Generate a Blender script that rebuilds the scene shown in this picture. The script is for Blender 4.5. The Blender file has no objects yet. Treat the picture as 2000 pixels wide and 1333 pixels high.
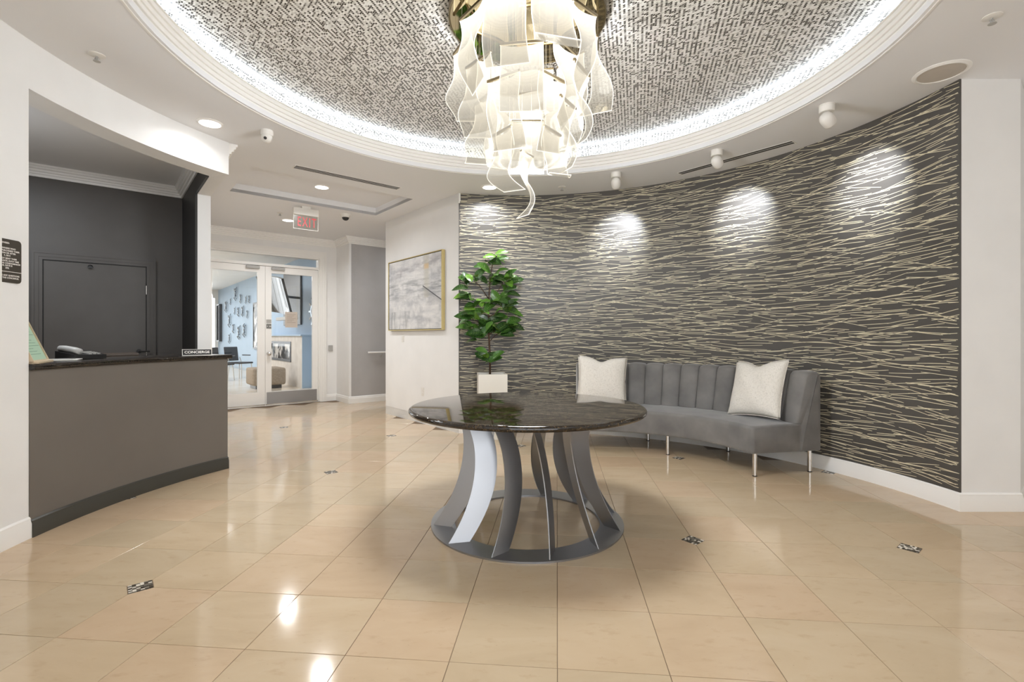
import bpy, bmesh, math, random
from mathutils import Vector, Matrix
random.seed(7)
C = bpy.context.scene.collection
PI = math.pi
sc = bpy.context.scene
# ------------------------------------------------------------------ camera, world, lights, exposure
H = 1.2275
cam_d = bpy.data.cameras.new('camera'); cam = bpy.data.objects.new('camera', cam_d); C.objects.link(cam)
cam_d.sensor_width = 36; cam_d.lens = 36 * 957 / 2000; cam_d.shift_y = -9.5 / 2000
cam_d.clip_start = .05; cam_d.clip_end = 200
cam.location = (0, 0, H); cam.rotation_euler = (PI / 2, 0, 0); sc.camera = cam
sc.view_settings.view_transform = 'Standard'; sc.view_settings.look = 'None'
sc.view_settings.gamma = 1; sc.view_settings.use_curve_mapping = False
sc.view_settings.exposure = 0.31
w = bpy.data.worlds.new('world'); sc.world = w; w.use_nodes = True
w.node_tree.nodes['Background'].inputs[0].default_value = (.93, .96, 1, 1)
w.node_tree.nodes['Background'].inputs[1].default_value = 2.5
sc.cycles.max_bounces = 10; sc.cycles.diffuse_bounces = 6; sc.cycles.glossy_bounces = 5
sc.cycles.transparent_max_bounces = 24; sc.cycles.transmission_bounces = 8
sc.cycles.caustics_reflective = False; sc.cycles.caustics_refractive = False
sc.cycles.sample_clamp_indirect = 4

CX, CY, RW, CE = .10, 3.24, 3.05, 3.035          # rotunda centre, wall radius, ceiling height
ANG = math.radians(40)
cA, sA = math.cos(ANG), math.sin(ANG)
def ne(n, e): return (n * cA - e * sA, n * sA + e * cA)
def rad(deg, r, c=(CX, CY)): a = math.radians(deg); return (c[0] + r * math.cos(a), c[1] + r * math.sin(a))

def area(name, loc, target, sx, sy, power, col=(.88, .94, 1), shape='RECTANGLE', spread=PI):
    d = bpy.data.lights.new(name, 'AREA'); d.shape = shape; d.size = sx; d.size_y = sy; d.energy = power; d.color = col; d.spread = spread
    o = bpy.data.objects.new(name, d); C.objects.link(o); o.location = loc
    o.rotation_euler = (Vector(target) - Vector(loc)).to_track_quat('-Z', 'Y').to_euler(); return o
def spot(name, loc, target, power, deg, blend=.5, col=(1, .96, .9), r=.03):
    d = bpy.data.lights.new(name, 'SPOT'); d.energy = power; d.spot_size = math.radians(deg); d.spot_blend = blend; d.color = col; d.shadow_soft_size = r
    o = bpy.data.objects.new(name, d); C.objects.link(o); o.location = loc
    o.rotation_euler = (Vector(target) - Vector(loc)).to_track_quat('-Z', 'Y').to_euler(); return o
# large soft fill light added behind the camera for even brightness
area('entrance_fill', (.6, -2.85, 1.7), (.6, 3, 1.3), 4.6, 2.4, 26, (.88, .945, 1))
# overhead fill lights added out of view behind the camera
area('vestibule_fill_left', (-.7, -.6, 3.0), (-.7, -.6, 0), 1.2, 1.2, 7)
area('vestibule_fill_right', (2.4, -.3, 3.0), (2.4, -.3, 0), 1.2, 1.2, 7)
# room beyond the glass doors
for k, (n_, e_) in enumerate(((.8, 12.5), (1.5, 17.0), (1.0, 21.5))):
    x_, y_ = ne(n_, e_)
    area('lounge_light', (x_, y_, 3.15), (x_, y_, 0), 2.2, 2.2, 85, (.97, .98, 1))
x_, y_ = ne(4.9, 7.9)
area('side_hall_fill', (x_, y_, 2.95), (x_, y_, 0), .5, .5, 9)  # unseen light added to brighten the grey hall wall
x_, y_ = ne(-.9, 5.2)
area('concierge_fill', (x_, y_, 3.0), (x_, y_, 0), .9, .9, 34)  # unseen overhead fill added to lift the concierge niche
# wall washers of the curved wall: lamp place, aim
WASH = [((2.465, 3.836), (3.04, 4.13, 2.47)), ((1.992, 4.767), (2.43, 5.18, 2.50)), ((1.151, 5.424), (1.31, 6.04, 2.42))]
for (p, t) in WASH:
    v = (Vector(t) - Vector((p[0], p[1], 2.86))).normalized() * .09
    spot('wall_washer_lamp', (p[0] + v.x, p[1] + v.y, 2.86 + v.z), t, 70, 68, 1., (.92, .95, 1), .02)
DOWN = [(-2.558, 4.149, CE), (-2.44, 6.286, 3.145), (-3.481, 7.622, CE), (-.274, 5.93, CE)]
for (x, y, z), pw in zip(DOWN, (2.5, 15, 18, 12)):
    area('downlight_lamp', (x, y, z - .012), (x, y, 0), .15, .15, pw, (.97, .98, 1), 'DISK', math.radians(150))
def point(name, loc, power, col, r):
    d = bpy.data.lights.new(name, 'POINT'); d.energy = power; d.color = col; d.shadow_soft_size = r
    o = bpy.data.objects.new(name, d); C.objects.link(o); o.location = loc
point('niche_fill', (*ne(-.9, 5.4), 2.1), 11, (.9, .95, 1), .15)  # bare point light added inside the niche to brighten it
for z, pw in ((2.7, 125), (2.36, 150)):
    point('chandelier_lamp', (CX, CY, z), pw, (.90, .94, 1), .30)

# ------------------------------------------------------------------ materials
def lin(c):
    c = c / 255.
    return c / 12.92 if c <= .04045 else ((c + .055) / 1.055) ** 2.4
def srgb(r, g, b): return (lin(r), lin(g), lin(b), 1)
class NT:
    def __init__(s, m): s.t = m.node_tree; s.n = s.t.nodes; s.l = s.t.links
    def add(s, typ, **kw):
        n = s.n.new(typ)
        for k, v in kw.items():
            if k.startswith('_'): setattr(n, k[1:], v)
            else:
                key = int(k[1:]) if k[0] == 'i' and k[1:].isdigit() else k.replace('__', ' ')
                i = n.inputs[key]
                if isinstance(v, bpy.types.NodeSocket): s.l.new(v, i)
                else: i.default_value = v
        return n
    def math(s, op, a, b=0., c=0.): return s.add('ShaderNodeMath', _operation=op, i0=a, i1=b, i2=c).outputs[0]
    def mix(s, f, a, b): 
        n = s.add('ShaderNodeMix', _data_type='RGBA'); 
        for sock, v in ((n.inputs[0], f), (n.inputs[6], a), (n.inputs[7], b)):
            if isinstance(v, bpy.types.NodeSocket): s.l.new(v, sock)
            else: sock.default_value = v
        return n.outputs[2]
    def ramp(s, f, stops, interp='LINEAR'):
        n = s.add('ShaderNodeValToRGB', Fac=f); r = n.color_ramp; r.interpolation = interp
        while len(r.elements) < len(stops): r.elements.new(.5)
        for e, (p, c) in zip(r.elements, stops): e.position = p; e.color = c
        return n.outputs[0]
def g(v): return (v, v, v, 1)
def mat(name, col=(.8, .8, .8, 1), rough=.5, metal=0., **kw):
    m = bpy.data.materials.new(name); m.use_nodes = True
    b = m.node_tree.nodes['Principled BSDF']
    b.inputs['Base Color'].default_value = col; b.inputs['Roughness'].default_value = rough; b.inputs['Metallic'].default_value = metal
    for k, v in kw.items(): b.inputs[k.replace('__', ' ')].default_value = v
    return m
def bsdf(m): return m.node_tree.nodes['Principled BSDF']
def coords(t, scale=(1, 1, 1), rot=(0, 0, 0), kind='Object'):
    tc = t.add('ShaderNodeTexCoord'); mp = t.add('ShaderNodeMapping', Vector=tc.outputs[kind]); mp.inputs['Scale'].default_value = scale; mp.inputs['Rotation'].default_value = rot
    return mp.outputs[0]
def bump(m, h, strength=.2, dist=.002):
    t = NT(m); b = t.add('ShaderNodeBump', Height=h, Strength=strength, Distance=dist); t.l.new(b.outputs[0], bsdf(m).inputs['Normal'])
def noisy(m, c1, c2, scale=5, detail=5, strength=0., sc3=(1, 1, 1), lo=.35, hi=.65):
    t = NT(m); n = t.add('ShaderNodeTexNoise', Vector=coords(t, sc3), Scale=scale, Detail=detail)
    t.l.new(t.ramp(n.outputs[0], [(lo, c1), (hi, c2)]), bsdf(m).inputs['Base Color'])
    if strength: bump(m, n.outputs[0], strength)
    return m
M = {}
M['wall'] = noisy(mat('white_wall_paint', rough=.55), srgb(231, 230, 228), srgb(235, 234, 232), 3)
M['ceiling'] = mat('ceiling_paint', srgb(230, 230, 231), .8)
M['trim'] = mat('trim_paint', srgb(238, 236, 232), .35)
M['grey_wall'] = noisy(mat('grey_wall_paint', rough=.6), srgb(172, 169, 167), srgb(177, 174, 172), 3)
M['blue'] = noisy(mat('pale_blue_wall_paint', rough=.6), srgb(176, 200, 224), srgb(180, 204, 228), 2)
M['dark'] = noisy(mat('charcoal_wall_paint', rough=.42), srgb(78, 73, 69), srgb(83, 78, 74), 3)
M['black'] = mat('matt_black', srgb(22, 21, 20), .5)
M['desk'] = noisy(mat('taupe_desk_paint', rough=.45), srgb(104, 98, 91), srgb(109, 103, 96), 2)
M['desk_base'] = mat('dark_green_grey_moulding', srgb(62, 60, 54), .4)
M['chrome'] = mat('brushed_chrome', srgb(215, 212, 208), .22, 1.)
M['steel'] = mat('satin_steel', srgb(166, 167, 170), .34, 1.)
t = NT(M['steel']); n = t.add('ShaderNodeTexNoise', Vector=coords(t, (1, 1, 1)), Scale=6., Detail=4)
t.l.new(t.math('MULTIPLY_ADD', n.outputs[0], .06, .32), bsdf(M['steel']).inputs['Roughness'])
M['white_plastic'] = mat('white_plastic', srgb(226, 223, 217), .4)
M['black_plastic'] = mat('black_plastic', srgb(30, 29, 29), .35)
M['grey_plastic'] = mat('grey_plastic', srgb(170, 168, 164), .4)
M['gold'] = mat('pale_gold', srgb(214, 196, 140), .3, .8)
M['grout'] = mat('grout', srgb(120, 100, 78), .8)
# floor stone
m = M['floor'] = mat('beige_limestone', rough=.09); t = NT(m)
oi = t.add('ShaderNodeObjectInfo')
geo = t.add('ShaderNodeNewGeometry')
ofs = t.add('ShaderNodeVectorMath', _operation='MULTIPLY_ADD', i0=oi.outputs['Random'], i1=(37., 19., 11.)); t.l.new(geo.outputs['Position'], ofs.inputs[2])
st = t.add('ShaderNodeMapping', Vector=ofs.outputs[0]); st.inputs['Scale'].default_value = (1., 2.4, 1.); st.inputs['Rotation'].default_value = (0, 0, .5)
n1 = t.add('ShaderNodeTexNoise', Vector=st.outputs[0], Scale=1.6, Detail=8, Roughness=.62, Distortion=.8)
n2 = t.add('ShaderNodeTexNoise', Vector=st.outputs[0], Scale=11., Detail=5, Roughness=.6)
base = t.ramp(n1.outputs[0], [(.3, srgb(181, 160, 131)), (.5, srgb(192, 171, 142)), (.72, srgb(199, 180, 153))])
tint = t.ramp(oi.outputs['Random'], [(0., srgb(188, 170, 142)), (.5, srgb(201, 178, 147)), (1., srgb(205, 174, 144))])
c = t.mix(.45, base, tint)
c = t.mix(t.ramp(n2.outputs[0], [(.28, g(.35)), (.42, g(0))]), c, srgb(176, 150, 118))
pit = t.add('ShaderNodeTexVoronoi', Vector=st.outputs[0], Scale=14., Randomness=1.)
c = t.mix(t.ramp(pit.outputs['Distance'], [(.02, g(.55)), (.045, g(0))]), c, srgb(120, 98, 74))
t.l.new(c, bsdf(m).inputs['Base Color'])
t.l.new(t.math('MULTIPLY_ADD', n1.outputs[0], .08, .06), bsdf(m).inputs['Roughness'])
M['chips'] = [mat('mosaic_chip_' + k, srgb(*v), .15) for k, v in dict(white=(226, 218, 205), grey=(120, 114, 104), dark=(58, 50, 42), taupe=(92, 84, 74)).items()]
# wallpaper ground
m = M['paper'] = mat('charcoal_wallpaper', srgb(78, 75, 71), .42); t = NT(m)
n = t.add('ShaderNodeTexNoise', Vector=coords(t), Scale=260., Detail=2)
bump(m, n.outputs[0], .25, .001)
noisy(m, srgb(72, 69, 65), srgb(80, 77, 73), 2.5)
M['stroke'] = mat('cream_printed_stroke', srgb(214, 204, 176), .4)
# mosaic dome
m = M['mosaic'] = mat('white_and_grey_mosaic', rough=.22); t = NT(m)
v = coords(t, (1, 1, 1), (0, 0, PI / 2 - ANG))
sp = t.add('ShaderNodeSeparateXYZ', Vector=v)
BW_, RH_ = .018, .0125
ry = t.math('DIVIDE', sp.outputs[1], RH_); row = t.math('FLOOR', ry)
cx_n = t.math('ADD', t.math('DIVIDE', sp.outputs[0], BW_), t.math('MULTIPLY', row, .5)); col_ = t.math('FLOOR', cx_n)
fx_ = t.math('FRACT', cx_n); fy_ = t.math('FRACT', ry)
cmb = t.add('ShaderNodeCombineXYZ', X=col_, Y=row); wn = t.add('ShaderNodeTexWhiteNoise', Vector=cmb.outputs[0])
par = t.math('FLOORED_MODULO', col_, 2.)
thr = t.math('MULTIPLY_ADD', par, -.66, .80)
dark = t.math('LESS_THAN', wn.outputs['Value'], thr)
wn2 = t.add('ShaderNodeTexWhiteNoise', Vector=cmb.outputs[0]); wn2.noise_dimensions = '4D'; wn2.inputs['W'].default_value = 3.7
cd = t.ramp(wn2.outputs['Value'], [(0, srgb(52, 48, 44)), (.4, srgb(96, 92, 88)), (.7, srgb(140, 136, 131)), (.9, srgb(180, 177, 172))], 'CONSTANT')
cw = t.ramp(wn2.outputs['Value'], [(0, srgb(226, 224, 220)), (.5, srgb(214, 212, 207)), (.8, srgb(200, 197, 191))], 'CONSTANT')
c = t.mix(dark, cw, cd)
ex_ = t.math('ABSOLUTE', t.math('SUBTRACT', fx_, .5)); ey_ = t.math('ABSOLUTE', t.math('SUBTRACT', fy_, .5))
mort = t.math('MAXIMUM', t.math('GREATER_THAN', ex_, .455), t.math('GREATER_THAN', ey_, .43))
c = t.mix(mort, c, srgb(206, 203, 197))
t.l.new(c, bsdf(m).inputs['Base Color'])
bump(m, mort, -.4, .002)
# granite
m = M['granite'] = mat('dark_brown_granite', rough=.045, IOR=1.6); t = NT(m)
v = coords(t)
vo = t.add('ShaderNodeTexVoronoi', Vector=v, Scale=150.); no = t.add('ShaderNodeTexNoise', Vector=v, Scale=60., Detail=8, Roughness=.75)
f = t.math('MULTIPLY', vo.outputs['Color'], .45); f = t.math('MULTIPLY_ADD', no.outputs[0], .8, f)
t.l.new(t.ramp(f, [(.45, srgb(15, 12, 9)), (.64, srgb(32, 24, 17)), (.78, srgb(62, 48, 30)), (.92, srgb(112, 94, 66))]), bsdf(m).inputs['Base Color'])
m = M['counter'] = mat('black_granite_counter', rough=.06); t = NT(m)
n = t.add('ShaderNodeTexNoise', Vector=coords(t), Scale=160., Detail=4)
t.l.new(t.ramp(n.outputs[0], [(.5, srgb(20, 17, 15)), (.72, srgb(74, 64, 54))]), bsdf(m).inputs['Base Color'])
# velvet and linen
m = M['velvet'] = mat('grey_velvet', rough=.75, Sheen__Weight=.5, Sheen__Roughness=.4)
noisy(m, srgb(94, 92, 90), srgb(122, 119, 116), 4.5, 6, .15, lo=.3, hi=.7)
m = M['linen'] = mat('off_white_linen', rough=.9); t = NT(m)
wv = t.add('ShaderNodeTexNoise', Vector=coords(t, (1, 1, .12)), Scale=320., Detail=2); wh = t.add('ShaderNodeTexNoise', Vector=coords(t, (.12, 1, 1)), Scale=320., Detail=2)
f = t.math('ADD', wv.outputs[0], wh.outputs[0])
t.l.new(t.ramp(f, [(.75, srgb(196, 190, 180)), (1.1, srgb(222, 217, 208))]), bsdf(m).inputs['Base Color']); bump(m, f, .3, .001)
m = M['leaf'] = mat('glossy_green_leaf', rough=.32); t = NT(m)
oi = t.add('ShaderNodeObjectInfo')
n = t.add('ShaderNodeTexNoise', Vector=coords(t), Scale=12., Detail=3)
c = t.ramp(oi.outputs['Random'], [(0, srgb(30, 58, 22)), (.4, srgb(56, 98, 34)), (.75, srgb(92, 142, 48)), (1., srgb(134, 184, 66))])
t.l.new(t.mix(t.math('MULTIPLY', n.outputs[0], .4), c, srgb(30, 60, 22)), bsdf(m).inputs['Base Color'])
M['vein'] = mat('pale_leaf_vein', srgb(132, 160, 84), .5)
M['bark'] = noisy(mat('brown_bark', rough=.8), srgb(58, 40, 28), srgb(92, 68, 48), 40, 4, .4, (1, 1, .3))
M['soil'] = noisy(mat('dark_soil', rough=.95), srgb(36, 28, 22), srgb(62, 50, 40), 60, 4, .6)
M['planter'] = mat('white_lacquered_planter', srgb(232, 228, 218), .3)
def emis(name, col, s):
    m = bpy.data.materials.new(name); m.use_nodes = True; t = NT(m); t.n.clear()
    e = t.add('ShaderNodeEmission', Color=col, Strength=s); o = t.add('ShaderNodeOutputMaterial', Surface=e.outputs[0]); return m
M['lens'] = emis('glowing_lamp_lens', (1, .97, .92, 1), 6)
M['led'] = emis('cove_led_strip', (.80, .9, 1, 1), 27)
M['panel'] = emis('ceiling_panel_glow', (1, 1, 1, 1), 2.2)
def mixglass(name, tcol, rough=.0, fac=None, ior=1.45):
    m = bpy.data.materials.new(name); m.use_nodes = True; t = NT(m); t.n.clear()
    tr = t.add('ShaderNodeBsdfTransparent', Color=tcol); gl = t.add('ShaderNodeBsdfGlossy', Roughness=rough)
    fr = t.add('ShaderNodeFresnel', IOR=ior) if fac is None else None
    mx = t.add('ShaderNodeMixShader', i1=tr.outputs[0], i2=gl.outputs[0]); 
    if fr: t.l.new(fr.outputs[0], mx.inputs[0])
    else: mx.inputs[0].default_value = fac
    t.add('ShaderNodeOutputMaterial', Surface=mx.outputs[0]); return m
M['glass'] = mixglass('clear_glass', (.98, .985, .98, 1))
# edge-lit acrylic
m = M['acrylic'] = bpy.data.materials.new('edge_lit_acrylic'); m.use_nodes = True; t = NT(m); t.n.clear()
ae = t.add('ShaderNodeAttribute', _attribute_name='rim'); ad = t.add('ShaderNodeAttribute', _attribute_name='down')
tc = t.add('ShaderNodeTexCoord'); mp = t.add('ShaderNodeMapping', Vector=tc.outputs['Object']); mp.inputs['Scale'].default_value = (140, 140, 140)
dots = t.add('ShaderNodeTexVoronoi', Vector=mp.outputs[0], Scale=1.); dots.inputs['Randomness'].default_value = .1
dt = t.ramp(dots.outputs['Distance'], [(.2, g(1)), (.5, g(.86))])
fade = t.math('POWER', t.math('SUBTRACT', 1., ad.outputs['Fac']), 1.4)
s = t.math('MULTIPLY', t.math('MULTIPLY_ADD', fade, 1.15, .42), dt)
rim = t.math('POWER', ae.outputs['Fac'], 2.)
s = t.math('MULTIPLY_ADD', rim, 1.2, s)
e = t.add('ShaderNodeEmission', Color=(1, .94, .82, 1), Strength=s)
tr = t.add('ShaderNodeBsdfTransparent', Color=(.95, .93, .88, 1)); gl = t.add('ShaderNodeBsdfGlossy', Roughness=.1)
mg = t.add('ShaderNodeMixShader', i0=.06, i1=tr.outputs[0], i2=gl.outputs[0])
al = t.math('MINIMUM', t.math('MULTIPLY_ADD', fade, .34, t.math('MULTIPLY_ADD', rim, .4, .30)), 1.)
mx = t.add('ShaderNodeMixShader', i0=al, i1=mg.outputs[0], i2=e.outputs[0]); t.add('ShaderNodeOutputMaterial', Surface=mx.outputs[0])
M['mirror'] = mat('champagne_mirror', srgb(196, 182, 150), .04, 1.)
M['brass'] = mat('champagne_metal', srgb(150, 138, 114), .3, 1.)
M['wire'] = mat('thin_steel_cable', srgb(180, 172, 155), .4, .6)
M['red'] = mat('red_sign_letter', srgb(196, 84, 86), .4, Emission__Color=srgb(215, 80, 84), Emission__Strength=.15)
M['sign_clear'] = mixglass('clear_sign_panel', (.93, .94, .93, 1), .15, .22)
M['white_ink'] = mat('white_lettering', srgb(235, 232, 226), .5)
M['plaque'] = mat('bronze_brown_plaque', srgb(56, 49, 40), .4)
M['mint'] = mat('mint_paper', srgb(176, 205, 180), .6)
M['mint_ink'] = mat('green_ink', srgb(110, 146, 120), .6)
M['beige_frame'] = mat('beige_wood_frame', srgb(206, 186, 156), .4)
M['note'] = mat('beige_notice_paper', srgb(196, 184, 172), .8)
M['ottoman'] = noisy(mat('tan_upholstery', rough=.9), srgb(150, 136, 120), srgb(166, 152, 136), 30, 3, .2)
M['silver'] = mat('polished_silver', srgb(150, 160, 170), .16, 1.)
M['screen'] = mat('glossy_screen', srgb(70, 68, 66), .06, .6)
M['bezel'] = mat('dark_bezel', srgb(40, 44, 52), .3)
m = M['hearth'] = noisy(mat('whitewashed_surround', rough=.7), srgb(206, 200, 194), srgb(220, 215, 209), 5)
M['lounge_floor'] = noisy(mat('pale_lounge_floor', rough=.15), srgb(214, 200, 180), srgb(224, 212, 194), 2)
M['photo_print'] = noisy(mat('black_and_white_print', rough=.1), srgb(40, 40, 42), srgb(215, 213, 210), 4, 2, lo=.45, hi=.55)

# painting canvas
m = M['canvas'] = mat('abstract_canvas', rough=.7); t = NT(m)
tc = t.add('ShaderNodeTexCoord'); sp = t.add('ShaderNodeSeparateXYZ', Vector=tc.outputs['Object']); X, Z = sp.outputs[0], sp.outputs[2]
def cn(sx, sz, scl, det=6, dist=0.):
    mp = t.add('ShaderNodeMapping', Vector=tc.outputs['Object']); mp.inputs['Scale'].default_value = (sx, 1, sz)
    return t.add('ShaderNodeTexNoise', Vector=mp.outputs[0], Scale=scl, Detail=det, Distortion=dist, Roughness=.65).outputs[0]
c = t.ramp(cn(1, 3.2, 2.6), [(.36, srgb(182, 182, 184)), (.5, srgb(206, 205, 204)), (.66, srgb(222, 220, 217))])
vert = cn(7, 1, 2.2)
low = t.math('LESS_THAN', Z, .28); left = t.math('LESS_THAN', X, .72)
c = t.mix(t.math('MULTIPLY', t.math('MULTIPLY', low, left), t.ramp(vert, [(.45, g(0)), (.62, g(.6))])), c, srgb(128, 130, 132))
hz = cn(1, 9, 2.0, 8)
band = t.ramp(t.math('ABSOLUTE', t.math('SUBTRACT', Z, .60)), [(.06, g(1)), (.2, g(0))])
c = t.mix(t.math('MULTIPLY', band, t.ramp(hz, [(.48, g(0)), (.62, g(.75))])), c, srgb(122, 124, 128))
br = t.add('ShaderNodeTexBrick', Vector=tc.outputs['Object'], Color1=g(0), Color2=g(1), Mortar=g(.6), Scale=1.)
mp = t.add('ShaderNodeMapping', Vector=tc.outputs['Object']); mp.inputs['Rotation'].default_value = (PI / 2, 0, 0); t.l.new(mp.outputs[0], br.inputs['Vector'])
br.inputs['Brick Width'].default_value = .42; br.inputs['Row Height'].default_value = .17; br.inputs['Mortar Size'].default_value = .004
c = t.mix(t.math('MULTIPLY', t.ramp(br.outputs['Color'], [(.3, g(0)), (.8, g(.35))]), t.ramp(cn(3, 3, 3), [(.4, g(0)), (.6, g(1))])), c, srgb(140, 142, 146))
top = t.ramp(t.math('ABSOLUTE', t.math('SUBTRACT', t.math('MULTIPLY_ADD', X, .09, .82), Z)), [(.02, g(1)), (.08, g(0))])
c = t.mix(t.math('MULTIPLY', top, t.ramp(cn(1, 4, 4), [(.42, g(0)), (.58, g(.6))])), c, srgb(146, 142, 146))
dx = t.math('ABSOLUTE', t.math('SUBTRACT', X, 1.15))
c = t.mix(t.math('MULTIPLY', t.ramp(dx, [(.03, g(.5)), (.1, g(0))]), t.math('GREATER_THAN', Z, .45)), c, srgb(182, 178, 162))
oc = t.math('MULTIPLY', t.ramp(dx, [(.04, g(1)), (.08, g(0))]), t.ramp(t.math('ABSOLUTE', t.math('SUBTRACT', Z, .88)), [(.02, g(1)), (.05, g(0))]))
c = t.mix(t.math('MULTIPLY', oc, .6), c, srgb(212, 176, 118))
dg = t.math('SUBTRACT', t.math('MULTIPLY_ADD', X, -.45, 1.09), Z)
dl = t.math('MULTIPLY', t.ramp(t.math('ABSOLUTE', dg), [(.004, g(1)), (.012, g(0))]), t.math('GREATER_THAN', X, 1.05))
ds = t.math('MULTIPLY', t.ramp(dg, [(0., g(0)), (.01, g(1)), (.12, g(0))]), t.math('GREATER_THAN', X, 1.05))
c = t.mix(t.math('MULTIPLY', ds, .4), c, srgb(130, 130, 134)); c = t.mix(dl, c, srgb(70, 72, 76))
t.l.new(c, bsdf(m).inputs['Base Color']); bump(m, hz, .5, .003)

# ------------------------------------------------------------------ helpers
def link(name, me, m=None, parent=None, loc=None, rotz=0., smooth=False):
    o = bpy.data.objects.new(name, me); C.objects.link(o)
    if m is not None and not me.materials:
        for mm in (m if isinstance(m, list) else [m]): me.materials.append(mm)
    if parent: o.parent = parent
    if loc is not None: o.location = loc
    o.rotation_euler.z = rotz
    if smooth:
        for p in me.polygons: p.use_smooth = True
    return o
def obj(name, bm, m=None, parent=None, loc=None, rotz=0., smooth=False, auto=None):
    me = bpy.data.meshes.new(name)
    bmesh.ops.recalc_face_normals(bm, faces=bm.faces)
    if auto is not None:
        for f in bm.faces: f.smooth = True
        for e in bm.edges:
            if len(e.link_faces) == 2 and e.calc_face_angle(0) > math.radians(auto): e.smooth = False
    bm.to_mesh(me); bm.free()
    return link(name, me, m, parent, loc, rotz, smooth)
def empty(name, loc=(0, 0, 0), rotz=0., label=None, cat=None, group=None, parent=None):
    o = bpy.data.objects.new(name, None); C.objects.link(o); o.location = loc; o.rotation_euler.z = rotz; o.empty_display_size = .1
    if parent: o.parent = parent
    tag(o, label, cat, group); return o
def tag(o, label=None, cat=None, group=None, kind=None):
    if label: o['label'] = label
    if cat: o['category'] = cat
    if group: o['group'] = group
    if kind: o['kind'] = kind
    return o
def struct(o): o['kind'] = 'structure'; return o
def box(bm, x0, x1, y0, y1, z0, z1, bev=0., seg=2, mi=0):
    vs = [bm.verts.new((x, y, z)) for z in (z0, z1) for y in (y0, y1) for x in (x0, x1)]
    fs = [bm.faces.new([vs[i] for i in q]) for q in ((0, 2, 3, 1), (4, 5, 7, 6), (0, 1, 5, 4), (2, 6, 7, 3), (0, 4, 6, 2), (1, 3, 7, 5))]
    for f in fs: f.material_index = mi
    if bev:
        es = list({e for f in fs for e in f.edges})
        bmesh.ops.bevel(bm, geom=es, offset=bev, segments=seg, profile=.5, affect='EDGES')
    return vs
def B(*a, **k): bm = bmesh.new(); box(bm, *a, **k); return bm
def lathe(bm, prof, c=(0, 0, 0), seg=32, cap=True, mi=0):
    rings = []
    for r, z in prof:
        if r < 1e-6: rings.append([bm.verts.new((c[0], c[1], c[2] + z))])
        else: rings.append([bm.verts.new((c[0] + r * math.cos(2 * PI * i / seg), c[1] + r * math.sin(2 * PI * i / seg), c[2] + z)) for i in range(seg)])
    for a, b in zip(rings, rings[1:]):
        for i in range(seg):
            j = (i + 1) % seg
            if len(a) == 1 and len(b) == 1: continue
            if len(a) == 1: f = bm.faces.new((a[0], b[i], b[j]))
            elif len(b) == 1: f = bm.faces.new((a[i], a[j], b[0]))
            else: f = bm.faces.new((a[i], a[j], b[j], b[i]))
            f.material_index = mi
    if cap:
        for r in (rings[0], rings[-1]):
            if len(r) > 1: f = bm.faces.new(r); f.material_index = mi
    return bm
def LA(prof, **k): return lathe(bmesh.new(), prof, **k)
def tube(bm, pts, r, seg=8, cap=True, mi=0, r1=None):
    pts = [Vector(p) for p in pts]; rings = []; n = len(pts)
    up = Vector((0, 0, 1)) if abs((pts[-1] - pts[0]).normalized().z) < .9 else Vector((1, 0, 0))
    for i, p in enumerate(pts):
        d = (pts[min(i + 1, n - 1)] - pts[max(i - 1, 0)]).normalized()
        a = d.cross(up).normalized(); b = d.cross(a).normalized()
        rr = r if r1 is None else r + (r1 - r) * i / (n - 1)
        rings.append([bm.verts.new(p + (a * math.cos(2 * PI * k / seg) + b * math.sin(2 * PI * k / seg)) * rr) for k in range(seg)])
    for a, b in zip(rings, rings[1:]):
        for k in range(seg):
            f = bm.faces.new((a[k], a[(k + 1) % seg], b[(k + 1) % seg], b[k])); f.material_index = mi
    if cap: bm.faces.new(rings[0]); bm.faces.new(rings[-1])
    return bm
def prism(bm, pts, z0, z1, mi=0):
    a = [bm.verts.new((x, y, z0)) for x, y in pts]; b = [bm.verts.new((x, y, z1)) for x, y in pts]; n = len(pts)
    bm.faces.new(a[::-1]).material_index = mi; bm.faces.new(b).material_index = mi
    for i in range(n): bm.faces.new((a[i], a[(i + 1) % n], b[(i + 1) % n], b[i])).material_index = mi
    return bm
def ringsec(bm, r0, r1, a0, a1, z0, z1, n=40, c=(CX, CY), caps=True):
    prof = [(r0, z0), (r1, z0), (r1, z1), (r0, z1)]
    return arcsweep(bm, prof, a0, a1, n, c)
def arcsweep(bm, prof, a0, a1, n=40, c=(CX, CY)):
    full = abs(abs(a1 - a0) - 360) < 1e-6
    rings = []
    for i in range(n if full else n + 1):
        a = math.radians(a0 + (a1 - a0) * i / n)
        rings.append([bm.verts.new((c[0] + r * math.cos(a), c[1] + r * math.sin(a), z)) for r, z in prof])
    m_ = len(prof)
    pairs = list(zip(rings, rings[1:] + ([rings[0]] if full else [])))
    for A, B_ in pairs:
        for k in range(m_): bm.faces.new((A[k], A[(k + 1) % m_], B_[(k + 1) % m_], B_[k]))
    if not full: bm.faces.new(rings[0]); bm.faces.new(rings[-1][::-1])
    return bm
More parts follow.
